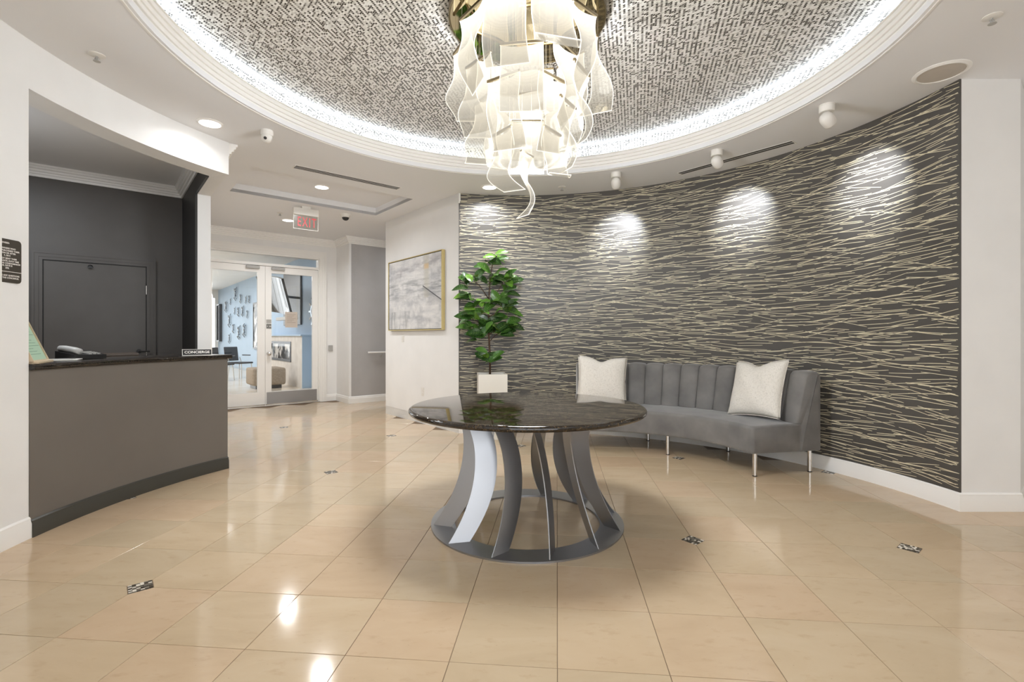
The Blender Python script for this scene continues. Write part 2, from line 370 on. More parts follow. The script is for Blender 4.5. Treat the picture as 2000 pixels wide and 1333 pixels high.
def sweep(bm, path, prof, side=1):
    """profile (offset from wall, z) along an open 2D path, mitred; offset to the left of travel when side=1"""
    n = len(path); P = [Vector((p[0], p[1])) for p in path]; rings = []
    for i in range(n):
        ds = []
        if i > 0: ds.append((P[i] - P[i - 1]).normalized())
        if i < n - 1: ds.append((P[i + 1] - P[i]).normalized())
        ns = [Vector((-d.y, d.x)) * side for d in ds]
        if len(ns) == 2:
            m_ = (ns[0] + ns[1]).normalized(); k = 1 / max(.3, m_.dot(ns[0]))
        else: m_ = ns[0]; k = 1
        rings.append([bm.verts.new((P[i].x + m_.x * k * o, P[i].y + m_.y * k * o, z)) for o, z in prof])
    for A, B_ in zip(rings, rings[1:]):
        for k in range(len(prof)): bm.faces.new((A[k], A[(k + 1) % len(prof)], B_[(k + 1) % len(prof)], B_[k]))
    bm.faces.new(rings[0]); bm.faces.new(rings[-1][::-1])
    return bm
def wallseg(name, p0, p1, z0, z1, th, m, m2=None):
    """box wall, visible face on the line p0-p1, body to its right of travel"""
    a, b = Vector(p0), Vector(p1); d = (b - a).normalized(); nrm = Vector((d.y, -d.x)) * th
    bm = prism(bmesh.new(), [tuple(a), tuple(b), tuple(b + nrm), tuple(a + nrm)], z0, z1)
    return struct(obj(name, bm, m))
def fill2d(loops, z, name, m):
    """flat polygon with holes, thin slab going up"""
    cu = bpy.data.curves.new(name, 'CURVE'); cu.dimensions = '2D'; cu.fill_mode = 'BOTH'; cu.extrude = .02
    for L in loops:
        s_ = cu.splines.new('POLY'); s_.points.add(len(L) - 1); s_.use_cyclic_u = True
        for p, q in zip(s_.points, L): p.co = (q[0], q[1], 0, 1)
    tmp = bpy.data.objects.new('tmp', cu); C.objects.link(tmp); dg = bpy.context.evaluated_depsgraph_get(); dg.update()
    me = bpy.data.meshes.new_from_object(tmp.evaluated_get(dg)); bpy.data.objects.remove(tmp); me.name = name; me.materials.clear()
    me.transform(Matrix.Translation((0, 0, z + .02)))
    return link(name, me, m)
_tc = {}
def text(name, s, size, m, parent, loc, rot, ext=.001, align='CENTER', sx=1., bold=0., space=1.):
    cu = bpy.data.curves.new(name, 'FONT'); cu.body = s; cu.size = size; cu.extrude = ext; cu.align_x = align; cu.align_y = 'CENTER'; cu.offset = bold; cu.space_character = space
    tmp = bpy.data.objects.new('tmp', cu); C.objects.link(tmp); dg = bpy.context.evaluated_depsgraph_get(); dg.update()
    me = bpy.data.meshes.new_from_object(tmp.evaluated_get(dg)); bpy.data.objects.remove(tmp); me.materials.clear(); me.name = name
    o = link(name, me, m, parent, loc); o.rotation_euler = rot; o.scale = (sx, 1, 1); return o

# ------------------------------------------------------------------ floor: tiles and mosaic inserts
T, YAW, GX, GY = .4064, -.09129, 1.00453, 5.46968
cy_, sy_ = math.cos(YAW), math.sin(YAW)
def grid(i, j):
    x, y = (i + GX) * T, (j + GY) * T
    return (cy_ * x - sy_ * y, sy_ * x + cy_ * y)
bm = bmesh.new(); bmesh.ops.create_grid(bm, x_segments=1, y_segments=1, size=1)
bm.free()
bm = bmesh.new(); prism(bm, [(-5.2, -3.2), (6.4, -3.2), (9, 9), ne(.2, 9.42), ne(4.2, 9.42), ne(.2, 9.42), (-8, 5.5), (-5.2, 1)][:3] + [ne(6.6, 9.4), ne(-3.5, 9.4), (-6.6, 1.0), (-5.2, -3.2)], -.12, -.0025)
floor = struct(obj('floor', bm, M['grout']))
INS = [(-6, 0), (1, 2), (4, 2), (-6, 5), (-6, 9), (-9, 3), (-2, 8), (2, 7), (5, 6), (-10, 10)]
CUT = .0695; hw = (T - .0028) / 2; TH = .0095
def tilemesh(cuts):
    pts = []
    for k, (sx, sy) in enumerate(((-1, -1), (1, -1), (1, 1), (-1, 1))):
        x, y = sx * hw, sy * hw
        if k in cuts:
            if k == 0: pts += [(x, y + CUT), (x + CUT, y)]
            elif k == 1: pts += [(x - CUT, y), (x, y + CUT)]
            elif k == 2: pts += [(x, y - CUT), (x - CUT, y)]
            else: pts += [(x + CUT, y), (x, y - CUT)]
        else: pts.append((x, y))
    bm = prism(bmesh.new(), pts, -TH, 0)
    tops = [e for e in bm.edges if e.verts[0].co.z > -.001 and e.verts[1].co.z > -.001]
    bmesh.ops.bevel(bm, geom=tops, offset=.0008, segments=1, affect='EDGES')
    bmesh.ops.recalc_face_normals(bm, faces=bm.faces)
    me = bpy.data.meshes.new('floor_tile'); bm.to_mesh(me); bm.free(); me.materials.append(M['floor']); return me
TM = {}
cand = []; rest = bmesh.new()
for i in range(-18, 22):
    for j in range(-14, 24):
        x, y = grid(i + .5, j + .5)
        n_, e_ = x * cA + y * sA, -x * sA + y * cA
        if not (-3.1 < y): continue
        if e_ > 9.25 or n_ > 6.4: continue
        rr = math.hypot(x - CX, y - CY)
        inrot = rr < RW + .12; corr = .75 < n_ < 3.6 and e_ > 4; side = n_ > 3.4 and e_ > 7.2; front = y < 3.5 and -5 < x < 4.6
        right = x > 3.1 and y < 4.6 and n_ > 4.2 and x < 5
        niche = n_ < .8 and 2 < e_ < 7.1 and rr > RW and x < 0
        if not (inrot or corr or side or front or right or niche): continue
        if front and not inrot and x > 3.6 + .0 and y > 3.6: continue
        cuts = frozenset(k for k, (a, b) in enumerate(((i, j), (i + 1, j), (i + 1, j + 1), (i, j + 1))) if (a, b) in INS)
        vis = 1.3 < y and abs(x) < 1.1 * y + .35 and not niche and not (side and e_ > 8.9)
        cand.append((0 if vis else 1, y, x, cuts, math.hypot(x, y)))
cand.sort(key=lambda q: (q[0], q[4]))
for k, (nv, y, x, cuts, d) in enumerate(cand):
    if cuts not in TM: TM[cuts] = tilemesh(cuts)
    if k < 298 and nv == 0:
        o = bpy.data.objects.new('floor_tile', TM[cuts]); C.objects.link(o); o.parent = floor
        o.location = (x, y, 0); o.rotation_euler.z = YAW
    else:
        b2 = bmesh.new(); b2.from_mesh(TM[cuts]); b2.transform(Matrix.Translation((x, y, 0)) @ Matrix.Rotation(YAW, 4, 'Z'))
        me_ = bpy.data.meshes.new('t'); b2.to_mesh(me_); b2.free(); rest.from_mesh(me_); bpy.data.meshes.remove(me_)
tag(obj('far_floor_tiles', rest, M['floor'], floor), kind='stuff')
def insert_mesh():
    bm = bmesh.new(); s = .0965; box(bm, -s / 2, s / 2, -s / 2, s / 2, -.009, -.0015, mi=1)
    nx, ny = 6, 9; ww, hh = s / nx, s / ny
    for a in range(nx):
        for b in range(ny):
            x0, y0 = -s / 2 + a * ww, -s / 2 + b * hh
            r = random.random(); mi = 0 if r < .22 else 1 if r < .5 else 2 if r < .78 else 3
            box(bm, x0 + .0006, x0 + ww - .0006, y0 + .0006, y0 + hh - .0006, -.002, 0, mi=mi)
    me = bpy.data.meshes.new('mosaic_insert'); bm.to_mesh(me); bm.free()
    for q in M['chips']: me.materials.append(q)
    return me
for (i, j) in INS:
    x, y = grid(i, j); link('mosaic_insert', insert_mesh(), None, floor, (x, y, 0), YAW + PI / 4)

# ------------------------------------------------------------------ ceiling, dome
hole = [rad(k * 360 / 96, 2.255) for k in range(96)]
REC = [ne(1.23, 5.78), ne(3.15, 5.78), ne(3.15, 6.93), ne(1.23, 6.93)]
outer = [(-7, -3.3), (7.5, -3.3), (7.5, 6.5), ne(7.2, 6.6), ne(6.8, 9.45), ne(-4, 9.45), (-8, 3)]
ceil = struct(fill2d([outer, hole, REC], CE, 'ceiling', M['ceiling']))
bm = bmesh.new(); zr = 3.145
for a, b in zip(REC, REC[1:] + REC[:1]):
    vs = [bm.verts.new((*a, CE)), bm.verts.new((*b, CE)), bm.verts.new((*b, zr)), bm.verts.new((*a, zr))]; bm.faces.new(vs)
bm.faces.new([bm.verts.new((*p, zr)) for p in REC]); obj('ceiling_recess', bm, M['ceiling'], ceil)
# stepped cove moulding
r, z = 2.288, CE - .004
pr = [(2.30, CE + .02), (2.288, z)]
for k in range(5):
    pr += [(r - .012, z), (r - .015, z + .003), (r - .015, z + .027), (r - .012, z + .031)]; r -= .0125; z += .031
pr += [(r - .012, z), (r - .012, z + .006), (r + .004, z + .006), (r + .004, z - .03), (2.30, z - .034)]
pr[0] = (2.30, CE + .02)
RIN = min(p[0] for p in pr)
bm = arcsweep(bmesh.new(), pr, 0, 360, 180)
tag(obj('cove_moulding', bm, M['trim'], ceil))
obj('cove_shelf', arcsweep(bmesh.new(), [(2.225 + .02, 3.15), (2.4, 3.15), (2.4, 3.156), (2.245, 3.156)], 0, 360, 96), M['trim'], ceil)
struct(ceil)
zd0 = 3.215
prof = [(2.39, 3.15)] + [(2.39 * math.cos(PI / 2 * k / 28), 3.215 + .15 * math.sin(PI / 2 * k / 28)) for k in range(0, 29)]
prof = [(r, z) for r, z in prof]; prof[-1] = (0, 3.365)
bm = bmesh.new(); lathe(bm, prof, (CX, CY, 0), 96, cap=False)
for f in bm.faces: f.normal_update()
dome = obj('ceiling_dome', bm, M['mosaic'], ceil, smooth=True)
bm = arcsweep(bmesh.new(), [(2.262, 3.178), (2.276, 3.178), (2.276, 3.186), (2.262, 3.186)], 0, 360, 96)
obj('led_strip', bm, M['led'], ceil)

# ------------------------------------------------------------------ walls
AR0 = math.degrees(math.atan2(3.44 - CY, 3.155 - CX)); ca = ne(3.46, 0)
px, py = -.673, 6.193; AR1 = math.degrees(math.atan2(py - CY, px - CX))
bm = ringsec(bmesh.new(), RW, RW + .15, AR0, AR1, 0, CE, 80)
wall_curved = struct(obj('wall_right', bm, M['paper'], auto=30))
# printed strokes on the wallpaper
bm = bmesh.new(); span = math.radians(AR1 - AR0) * RW
def stroke(s0, z0, L, ang, wd, curve):
    n = 12; prev = None
    for k in range(n + 1):
        t_ = k / n; s = s0 + L * t_ * math.cos(ang); z = z0 + L * t_ * math.sin(ang) + curve * math.sin(PI * t_)
        if not (.002 < s < span - .002 and .135 < z < CE - .004): prev = None; continue
        a = math.radians(AR0) + s / RW; hw_ = wd / 2 * (1 if 0 < k < n else .7)
        R_ = RW - .0012
        v1 = bm.verts.new((CX + R_ * math.cos(a), CY + R_ * math.sin(a), z - hw_)); v2 = bm.verts.new((CX + R_ * math.cos(a), CY + R_ * math.sin(a), z + hw_))
        if prev: bm.faces.new((prev[0], v1, v2, prev[1]))
        prev = (v1, v2)
rs = random.Random(3)
z = .12; row = 0
while z < CE:
    s = -.45 + rs.random() * .3; row += 1
    while s < span:
        L = rs.uniform(.2, .38)
        fan = .13 * math.sin(s * 2.1 + z * 2.3) + .05 * math.sin(s * 7 + z * 11)
        ang = fan * .22 + rs.gauss(0, .1)
        if rs.random() < .94: stroke(s, z + rs.gauss(0, .009), L, ang, rs.uniform(.0038, .005), rs.gauss(0, .003))
        s += L * rs.uniform(.72, 1.04)
    z += .0225 * rs.uniform(.75, 1.2)
st_ = tag(obj('printed_strokes', bm, M['stroke'], wall_curved), kind='stuff')

# white pier to the left of the desk (curved) and header over the opening
bm = ringsec(bmesh.new(), RW, RW + .2, 184.9, 226, 0, CE, 20); struct(obj('wall_left', bm, M['wall'], auto=30))
nA = .905
hA = 154.1
bm = ringsec(bmesh.new(), RW, RW + .2, hA, 184.9, 2.735, CE, 40); struct(obj('trim_1', bm, M['wall'], auto=30))
# beam above the side opening and the partition behind
def nebox(name, n0, n1, e0, e1, z0, z1, m, parent=None, s=True, bev=0.):
    bm = B(n0, n1, e0, e1, z0, z1, bev=bev); o = obj(name, bm, m, parent, rotz=0 if parent else ANG)
    return struct(o) if s and not parent else o
Ax, Ay = rad(hA, RW); An, Ae = Ax * cA + Ay * sA, -Ax * sA + Ay * cA
bm = bmesh.new(); prism(bm, [(nA, Ae), (nA, 6.12), (.785, 6.12), (.785, 5.375)], 2.7335, CE); b_ = struct(obj('trim_2', bm, M['wall'], rotz=ANG))
nebox('wall_partition', .785, nA, 6.12, 9.33, 0, CE, M['wall'])
Bx, By = rad(155.6, RW + .2); 
bm = B(.765, .787, 5.40, 6.12, 2.738, CE); struct(obj('trim_3', bm, mat('near_black_beam', srgb(34, 32, 30), .5), rotz=ANG))  # inner beam face coloured darker than the niche's back wall
M['darker'] = mat('near_black_side_wall', srgb(34, 32, 30), .5)  # niche side wall coloured darker than its back wall
bm = B(.765, .787, 6.123, 7.3, 0, CE); struct(obj('wall_niche_right', bm, M['darker'], rotz=ANG))
bm = B(-3.4, .787, 7.2, 7.4, 0, CE); struct(obj('wall_niche_back', bm, M['dark'], rotz=ANG))
bm = B(-2.6, -2.5, 1.6, 7.2, 0, CE); struct(obj('wall_niche_left', bm, M['dark'], rotz=ANG))
# door wall with opening n 1.25..3.13
D0, D1, DE = 1.27, 3.13, 9.33
bm = bmesh.new()
box(bm, nA - .1, D0, DE, DE + .14, 0, CE + .4); box(bm, D1, 4.2, DE, DE + .14, 0, CE + .4); box(bm, D0, D1, DE, DE + .14, 2.68, CE + .4)
struct(obj('wall_door', bm, M['wall'], rotz=ANG))
nebox('wall_return', 3.45, 3.6, 8.71, 9.33, 0, CE, M['wall'])
nebox('wall_hall', 3.49, 6.6, 8.71, 8.85, 0, CE, M['grey_wall'])
nebox('wall_hall_end', 6.5, 6.7, 4.8, 8.71, 0, CE, M['grey_wall'])
bm = bmesh.new(); prism(bm, [(3.46, 5.172), (3.46, 7.24), (6.5, 7.24), (6.5, 7.05), (3.66, 7.05), (3.66, 5.4), (3.56, 5.30)], 0, CE)
struct(obj('wall_painting', bm, M['wall'], rotz=ANG))
# right pier
p0 = (3.155, 3.44); p1 = (3.57, 3.44); nd = Vector((cA, sA)); p2 = tuple(Vector(p1) + nd * 1.35)
bm = prism(bmesh.new(), [p0, p1, p2, (p2[0] - .15, p2[1] + .3), (3.25, 3.75)], 0, CE); struct(obj('wall_pier', bm, M['wall']))
wallseg('wall_east', (4.55, 4.4), (4.55, -3.2), 0, CE, -.15, M['wall'])
wallseg('wall_west', (-2.06, -3.2), (-2.06, 1.05), 0, CE, -.15, M['wall'])
wallseg('wall_west_return', (-2.1, 1.1), (-5.2, 1.1), 0, CE, -.12, M['dark'])
# unseen entrance wall behind the camera, openings added to admit sky light
bm = bmesh.new(); box(bm, -2.2, -1.7, -3.15, -3.0, 0, CE); box(bm, 2.9, 4.7, -3.15, -3.0, 0, CE); box(bm, -1.7, 2.9, -3.15, -3.0, 2.9, CE)
for x in (-1.7, -.2, .55, 1.3, 2.85): box(bm, x, x + .06, -3.12, -3.03, 0, 2.9)
box(bm, -1.7, 2.9, -3.12, -3.03, 2.2, 2.28); box(bm, -1.7, 2.9, -3.12, -3.03, 0, .12)
struct(obj('wall_entrance', bm, M['wall']))

# baseboards and crown
BASE = [(0, 0), (.018, 0), (.018, .085), (.012, .105), (.012, .118), (.004, .128), (0, .128)]
def arcpath(r, a0, a1, n=40): return [rad(a0 + (a1 - a0) * k / n, r) for k in range(n + 1)]
path = arcpath(RW, AR1, AR0, 60) + [p1, p2]
struct(obj('baseboard_right', sweep(bmesh.new(), path, BASE, -1), M['trim'], auto=30))
struct(obj('baseboard_left', sweep(bmesh.new(), arcpath(RW, 226, 184.9, 20), BASE, -1), M['trim'], auto=30))
path = [ne(4.9, 7.24), ne(3.46, 7.24), ne(3.46, 5.165)]
struct(obj('baseboard_painting', sweep(bmesh.new(), path, BASE, 1), M['trim'], auto=30))
path = [ne(nA, 6.2), ne(nA, DE), ne(D0 - .12, DE)]
struct(obj('baseboard_partition', sweep(bmesh.new(), path, BASE, -1), M['trim']))
path = [ne(D1 + .12, DE), ne(3.45, DE), ne(3.45, 8.71), ne(6.4, 8.71)]
struct(obj('baseboard_hall', sweep(bmesh.new(), path, BASE, -1), M['trim']))
def crown(h=.125, d=.085):
    z = CE; return [(0, z - h), (.014, z - h), (.018, z - h * .80), (.034, z - h * .78), (.036, z - h * .62), (.052, z - h * .58), (.054, z - h * .42), (.07, z - h * .36), (.072, z - h * .2), (d, z - h * .16), (d, z), (0, z)]
path = [ne(nA, Ae + .01), ne(nA, DE), ne(3.45, DE), ne(3.45, 8.71), ne(6.45, 8.71)]
struct(obj('trim_4', sweep(bmesh.new(), path, crown(), -1), M['trim']))
path = [ne(5.2, 7.24), ne(3.46, 7.24), ne(3.46, 5.165)]
struct(obj('trim_5', sweep(bmesh.new(), path, crown(), 1), M['trim']))
path = [ne(-2.5, 2.4), ne(-2.5, 7.2), ne(.765, 7.2), ne(.765, 5.42)]
struct(obj('trim_6', sweep(bmesh.new(), path, crown(.12, .08), -1), M['trim']))

# ------------------------------------------------------------------ niche door
dn = struct(empty('door_1', (*ne(-.03, 7.2), 0), ANG))
bm = bmesh.new()
def casing(bm, x0, x1, z1, wdt, y0, dp):
    for k, (o, d) in enumerate(((0, dp * .55), (.3, dp * .75), (.72, dp))):
        a = wdt * (1 - o)
        o0 = wdt * o
        box(bm, x0 + 0, x0 + 0 - wdt + o0 * 0 + 0, 0, 0, 0, 0) if False else None
    for s0, s1, d in ((0, .35, .6), (.35, .75, .8), (.75, 1., 1.)):
        for sx, xx in ((-1, x0), (1, x1)):
            a, b = xx + sx * wdt * s0, xx + sx * wdt * s1
            box(bm, min(a, b), max(a, b), y0 - dp * d, y0, 0, z1 + wdt * s1)
        box(bm, x0 - wdt * s0, x1 + wdt * s0, y0 - dp * d, y0, z1 + wdt * s0, z1 + wdt * s1)
casing(bm, -.445, .445, 2.045, .085, 0, .03); obj('door_casing', bm, M['dark'], dn)
leafd = obj('door_panel', B(-.437, .437, -.006, .03, .01, 2.036, bev=.003), M['dark'], dn)
bm = bmesh.new(); box(bm, -.445, .445, -.0005, .0, 0, 2.045); obj('door_gap', bm, M['black'], dn)
for z in (.3, 1.0, 1.77):
    bm = LA([(.007, -.05), (.007, .05)], seg=10); obj('hinge', bm, M['chrome'], dn, (.441, -.012, z), smooth=False)
# lever handle with backplate near the hinge jamb
bm = LA([(.026, 0), (.026, .008)], seg=20); bm.transform(Matrix.Rotation(PI / 2, 4, 'X')); tube(bm, [(0, -.005, 0), (0, -.05, 0), (.01, -.055, 0), (.10, -.055, 0)], .008, 8)
h = obj('door_handle', bm, M['black_plastic'], dn, (.37, -.006, 1.05), smooth=False)
bm = LA([(0, 0), (.022, 0), (.022, .012), (.01, .018), (0, .018)], seg=16); bm.transform(Matrix.Rotation(PI / 2, 4, 'X')); box(bm, -.02, .02, -.03, -.012, -.02, 0)
obj('door_viewer', bm, M['black_plastic'], dn, (-.06, -.006, 2.0))

# ------------------------------------------------------------------ double glass door
dd = struct(empty('door_2', (*ne(0, DE), 0), ANG))
bm = bmesh.new(); casing(bm, D0, D1, 2.68, .12, 0, .03)
box(bm, D0, D1, 0, .12, 2.46, 2.505); box(bm, D0, D0 + .02, 0, .12, 0, 2.68); box(bm, D1 - .02, D1, 0, .12, 0, 2.68); box(bm, D0, D1, 0, .12, 2.655, 2.68)
obj('door_frame', bm, M['trim'], dd)
obj('transom_pane', B(D0 + .02, D1 - .02, .055, .061, 2.505, 2.655), M['glass'], dd)
mid = 2.205
for k, (a, b) in enumerate(((D0 + .022, mid - .003), (mid + .003, D1 - .022))):
    bm = bmesh.new(); s0, s1 = (.11, .12) if k == 0 else (.10, .10)
    box(bm, a, a + s0, .02, .065, .012, 2.455); box(bm, b - s1, b, .02, .065, .012, 2.455); box(bm, a + s0, b - s1, .02, .065, .012, .25); box(bm, a + s0, b - s1, .02, .065, 2.34, 2.455)
    lf = obj('door_leaf', bm, M['trim'], dd)
    obj('glass_pane', B(a + s0, b - s1, .04, .046, .25, 2.34), M['glass'], lf)
    if k == 1: obj('kick_plate', B(a + .02, b - .02, .014, .02, .035, .24), M['steel'], lf)
    obj('door_sweep', B(a, b, .012, .02, .008, .035), M['chrome'], lf)
for (a, b) in ((1.90, 2.11), (2.30, 2.52)): obj('closer_box', B(a, b, -.03, .02, 2.395, 2.445, bev=.006), M['grey_plastic'], dd)
obj('threshold', B(D0, D1, -.04, .12, 0, .012, bev=.003), M['chrome'], dd)
bm = LA([(0, 0), (.03, 0), (.03, .008), (.012, .012), (.012, .04), (.03, .05), (.034, .065), (.028, .08), (0, .084)], seg=20); bm.transform(Matrix.Rotation(PI / 2, 4, 'X'))
tag(obj('door_knob', bm, M['chrome'], dd, (2.258, .02, .92), smooth=True))
obj('push_plate', B(2.222, 2.302, .016, .021, 1.455, 1.52), M['grey_plastic'], dd)
pp = obj('hours_plate', B(2.225, 2.30, .015, .021, 1.36, 1.44), M['black_plastic'], dd)
bm = bmesh.new()
for z in (1.424, 1.372): box(bm, 2.232, 2.293, .0143, .0152, z - .003, z + .003)
for x in (2.235, 2.262, 2.282): box(bm, x, x + .014, .0143, .0152, 1.388, 1.41)
obj('plate_lettering', bm, M['white_ink'], pp)
nt = tag(obj('paper_notice', B(-.105, .105, -.001, .001, -.14, .14), M['note'], None, (*ne(2.642, DE + .037), 1.525), ANG), 'beige paper notice taped to the right leaf of the glass doors', 'notice')
bm = bmesh.new()
for k in range(7): box(bm, -.075, .075 - .03 * (k % 3), -.0018, -.0011, .09 - k * .024, .096 - k * .024)
obj('printed_lines', bm, mat('faint_brown_ink', srgb(150, 138, 126), .8), nt)
cr = tag(obj('card_reader', B(-.04, .04, -.022, 0, -.055, .055, bev=.006), M['grey_plastic'], None, (*ne(3.335, DE), 1.0), ANG), 'small grey card reader on the white wall right of the glass doors', 'card reader')
obj('reader_face', B(-.03, .03, -.025, -.021, -.045, .045, bev=.002), M['grey_plastic'], cr)

# ------------------------------------------------------------------ lounge beyond the glass doors
LC = 3.25
bm = B(-3.6, 4.3, DE + .08, 25, -.12, 0); struct(obj('floor_lounge', bm, M['lounge_floor'], rotz=ANG))
bm = B(-3.6, 4.3, DE + .14, 25, LC, LC + .05); struct(obj('ceiling_lounge', bm, M['wall'], rotz=ANG))
bm = B(3.97, 4.15, DE + .14, 25, 0, LC); struct(obj('wall_lounge_right', bm, M['blue'], rotz=ANG))
bm = B(-3.7, -3.5, DE, 25, 0, LC); struct(obj('wall_lounge_left', bm, M['wall'], rotz=ANG))
bm = B(-3.6, .8, DE, DE + .14, 0, LC); struct(obj('wall_lounge_near', bm, M['wall'], rotz=ANG))
wf = struct(empty('window_1', (*ne(.2, 24.9), 0), ANG))
bm = bmesh.new(); box(bm, -3.8, 3.8, 0, .1, 2.9, LC); box(bm, -3.8, 3.8, 0, .1, 0, .25)
for x in (-3.8, -2.3, -.8, .7, 2.2, 3.65): box(bm, x, x + .12, 0, .1, .25, 2.9)
obj('window_frame', bm, M['trim'], wf); obj('window_pane', B(-3.7, 3.7, .04, .05, .25, 2.9), M['glass'], wf)
struct(obj('baseboard_lounge', sweep(bmesh.new(), [ne(3.97, 24.8), ne(3.97, DE + .15)], BASE, -1), mat('pale_blue_baseboard', srgb(176, 194, 212), .5)))
# fireplace bump-out
fp = tag(empty('fireplace', (*ne(3.80, 14.0), 0), ANG), 'pale surround with a ribbon firebox beyond the right glass door leaf', 'fireplace')
bm = bmesh.new()   # local x=n, y=e ; front at n=3.63
box(bm, -.17, .168, -1.98, -1.10, 0, 1.23); box(bm, -.17, .168, .9, 1.8, 0, 1.23); box(bm, -.17, .168, -1.10, .9, 0, .60); box(bm, -.17, .168, -1.10, .9, 1.07, 1.23)
obj('surround', bm, M['hearth'], fp)
obj('side_return', B(-.171, .168, -1.99, -1.981, 0, 1.23), M['blue'], fp)
obj('mantel', B(-.22, .168, -2.03, 1.85, 1.232, 1.262, bev=.005), M['blue'], fp)
bm = bmesh.new()
box(bm, -.185, -.168, -1.12, -1.04, .58, 1.09); box(bm, -.185, -.168, .84, .92, .58, 1.09); box(bm, -.185, -.168, -1.04, .84, 1.03, 1.09); box(bm, -.185, -.168, -1.04, .84, .58, .64)
obj('firebox_frame', bm, M['bezel'], fp); obj('firebox_glass', B(-.15, -.14, -1.1, .9, .6, 1.07), M['photo_print'], fp)
# television on an arm, tilted, plus dark wall panel
x_, y_ = ne(3.94, 13.55)
pn = tag(obj('wall_panel', B(-.025, .02, -.62, .9, -.72, .72, bev=.01), M['bezel'], None, (*ne(3.945, 13.75), 2.24), ANG), 'dark glossy rectangular panel on the blue wall behind the tilted screen', 'panel')
tv = tag(empty('television', (*ne(3.22, 12.55), 2.2), ANG), 'large curved glossy screen tilted down over the fireplace beyond the doors', 'television')
bm = bmesh.new(); n_ = 14
for side in (0, 1):
    pass
gridv = []
for i in range(n_ + 1):
    u = -1 + 2 * i / n_
    gridv.append([Vector((-.10 * (u * u), u * 1.0, zz)) for zz in (-.45, .45)])
th_ = Vector((.05, 0, 0))
F = [[bm.verts.new(p) for p in c_] for c_ in gridv]; K = [[bm.verts.new(p + th_) for p in c_] for c_ in gridv]
for i in range(n_):
    bm.faces.new((F[i][0], F[i + 1][0], F[i + 1][1], F[i][1])); bm.faces.new((K[i][0], K[i][1], K[i + 1][1], K[i + 1][0]))
    bm.faces.new((F[i][0], K[i][0], K[i + 1][0], F[i + 1][0])); bm.faces.new((F[i][1], F[i + 1][1], K[i + 1][1], K[i][1]))
for i in (0, n_): bm.faces.new((F[i][0], F[i][1], K[i][1], K[i][0]))
tvs = obj('screen', bm, M['screen'], tv, (0, 0, 0), 0, auto=40); tvs.rotation_euler = (math.radians(7), math.radians(-16), 0)
obj('wall_arm', tube(bmesh.new(), [(.1, 0, 0), (.35, .3, 0), (.66, .5, 0)], .03, 8), M['bezel'], tv)
obj('sound_bar', B(.2, .3, -.6, .9, -.58, -.50, bev=.01), M['grey_plastic'], tv)
# sunburst clock
ck = tag(empty('wall_clock', (*ne(3.97, 12.2), 1.836), ANG), 'round sunburst clock with silver rays on the pale blue wall', 'clock')
bm = LA([(.2, 0), (.2, .03), (.17, .04), (0, .04)], seg=32); bm.transform(Matrix.Rotation(-PI / 2, 4, 'Y')); obj('clock_face', bm, M['silver'], ck)
bm = LA([(.11, .0405), (.11, .045), (0, .045)], seg=24); bm.transform(Matrix.Rotation(-PI / 2, 4, 'Y')); obj('dial', bm, M['bezel'], ck)
for k in range(12):
    a = k * PI / 6; bm = B(-.012, 0, -.022, .022, .2, .39, bev=.003); bm.transform(Matrix.Rotation(a, 4, 'X')); obj('ray', bm, M['silver'] if k % 2 else M['white_plastic'], ck)
# ottoman
ot = tag(empty('ottoman', (*ne(3.02, 12.75), 0), ANG), 'tan upholstered ottoman in front of the pale fireplace', 'ottoman')
obj('cushion', B(-.36, .36, -.36, .36, .08, .48, bev=.05, seg=4), M['ottoman'], ot, auto=40)
obj('plinth', B(-.28, .28, -.28, .28, 0, .082), M['bezel'], ot)
# framed mirror and tall picture on the blue wall
def framed(name, e0, e1, z0, z1, label, cat, mfill, mfr, dp=.04):
    o = tag(empty(name, (*ne(3.97, (e0 + e1) / 2), (z0 + z1) / 2), ANG), label, cat)
    a, b = (e1 - e0) / 2, (z1 - z0) / 2; bm = bmesh.new(); f_ = .05
    box(bm, -dp, 0, -a, -a + f_, -b, b); box(bm, -dp, 0, a - f_, a, -b, b); box(bm, -dp, 0, -a + f_, a - f_, b - f_, b); box(bm, -dp, 0, -a + f_, a - f_, -b, -b + f_)
    obj('frame', bm, mfr, o); obj('print', B(-dp * .6, -dp * .3, -a + f_, a - f_, -b + f_, b - f_), mfill, o); return o
framed('framed_picture', 17.35, 18.3, .8, 2.35, 'narrow framed picture on the blue wall right of the silver figures', 'picture', M['photo_print'], M['bezel'])
framed('wall_mirror', 24.0, 24.6, 1.0, 2.6, 'tall dark edged frame at the far end of the blue wall', 'mirror', M['silver'], M['bezel'], .12)
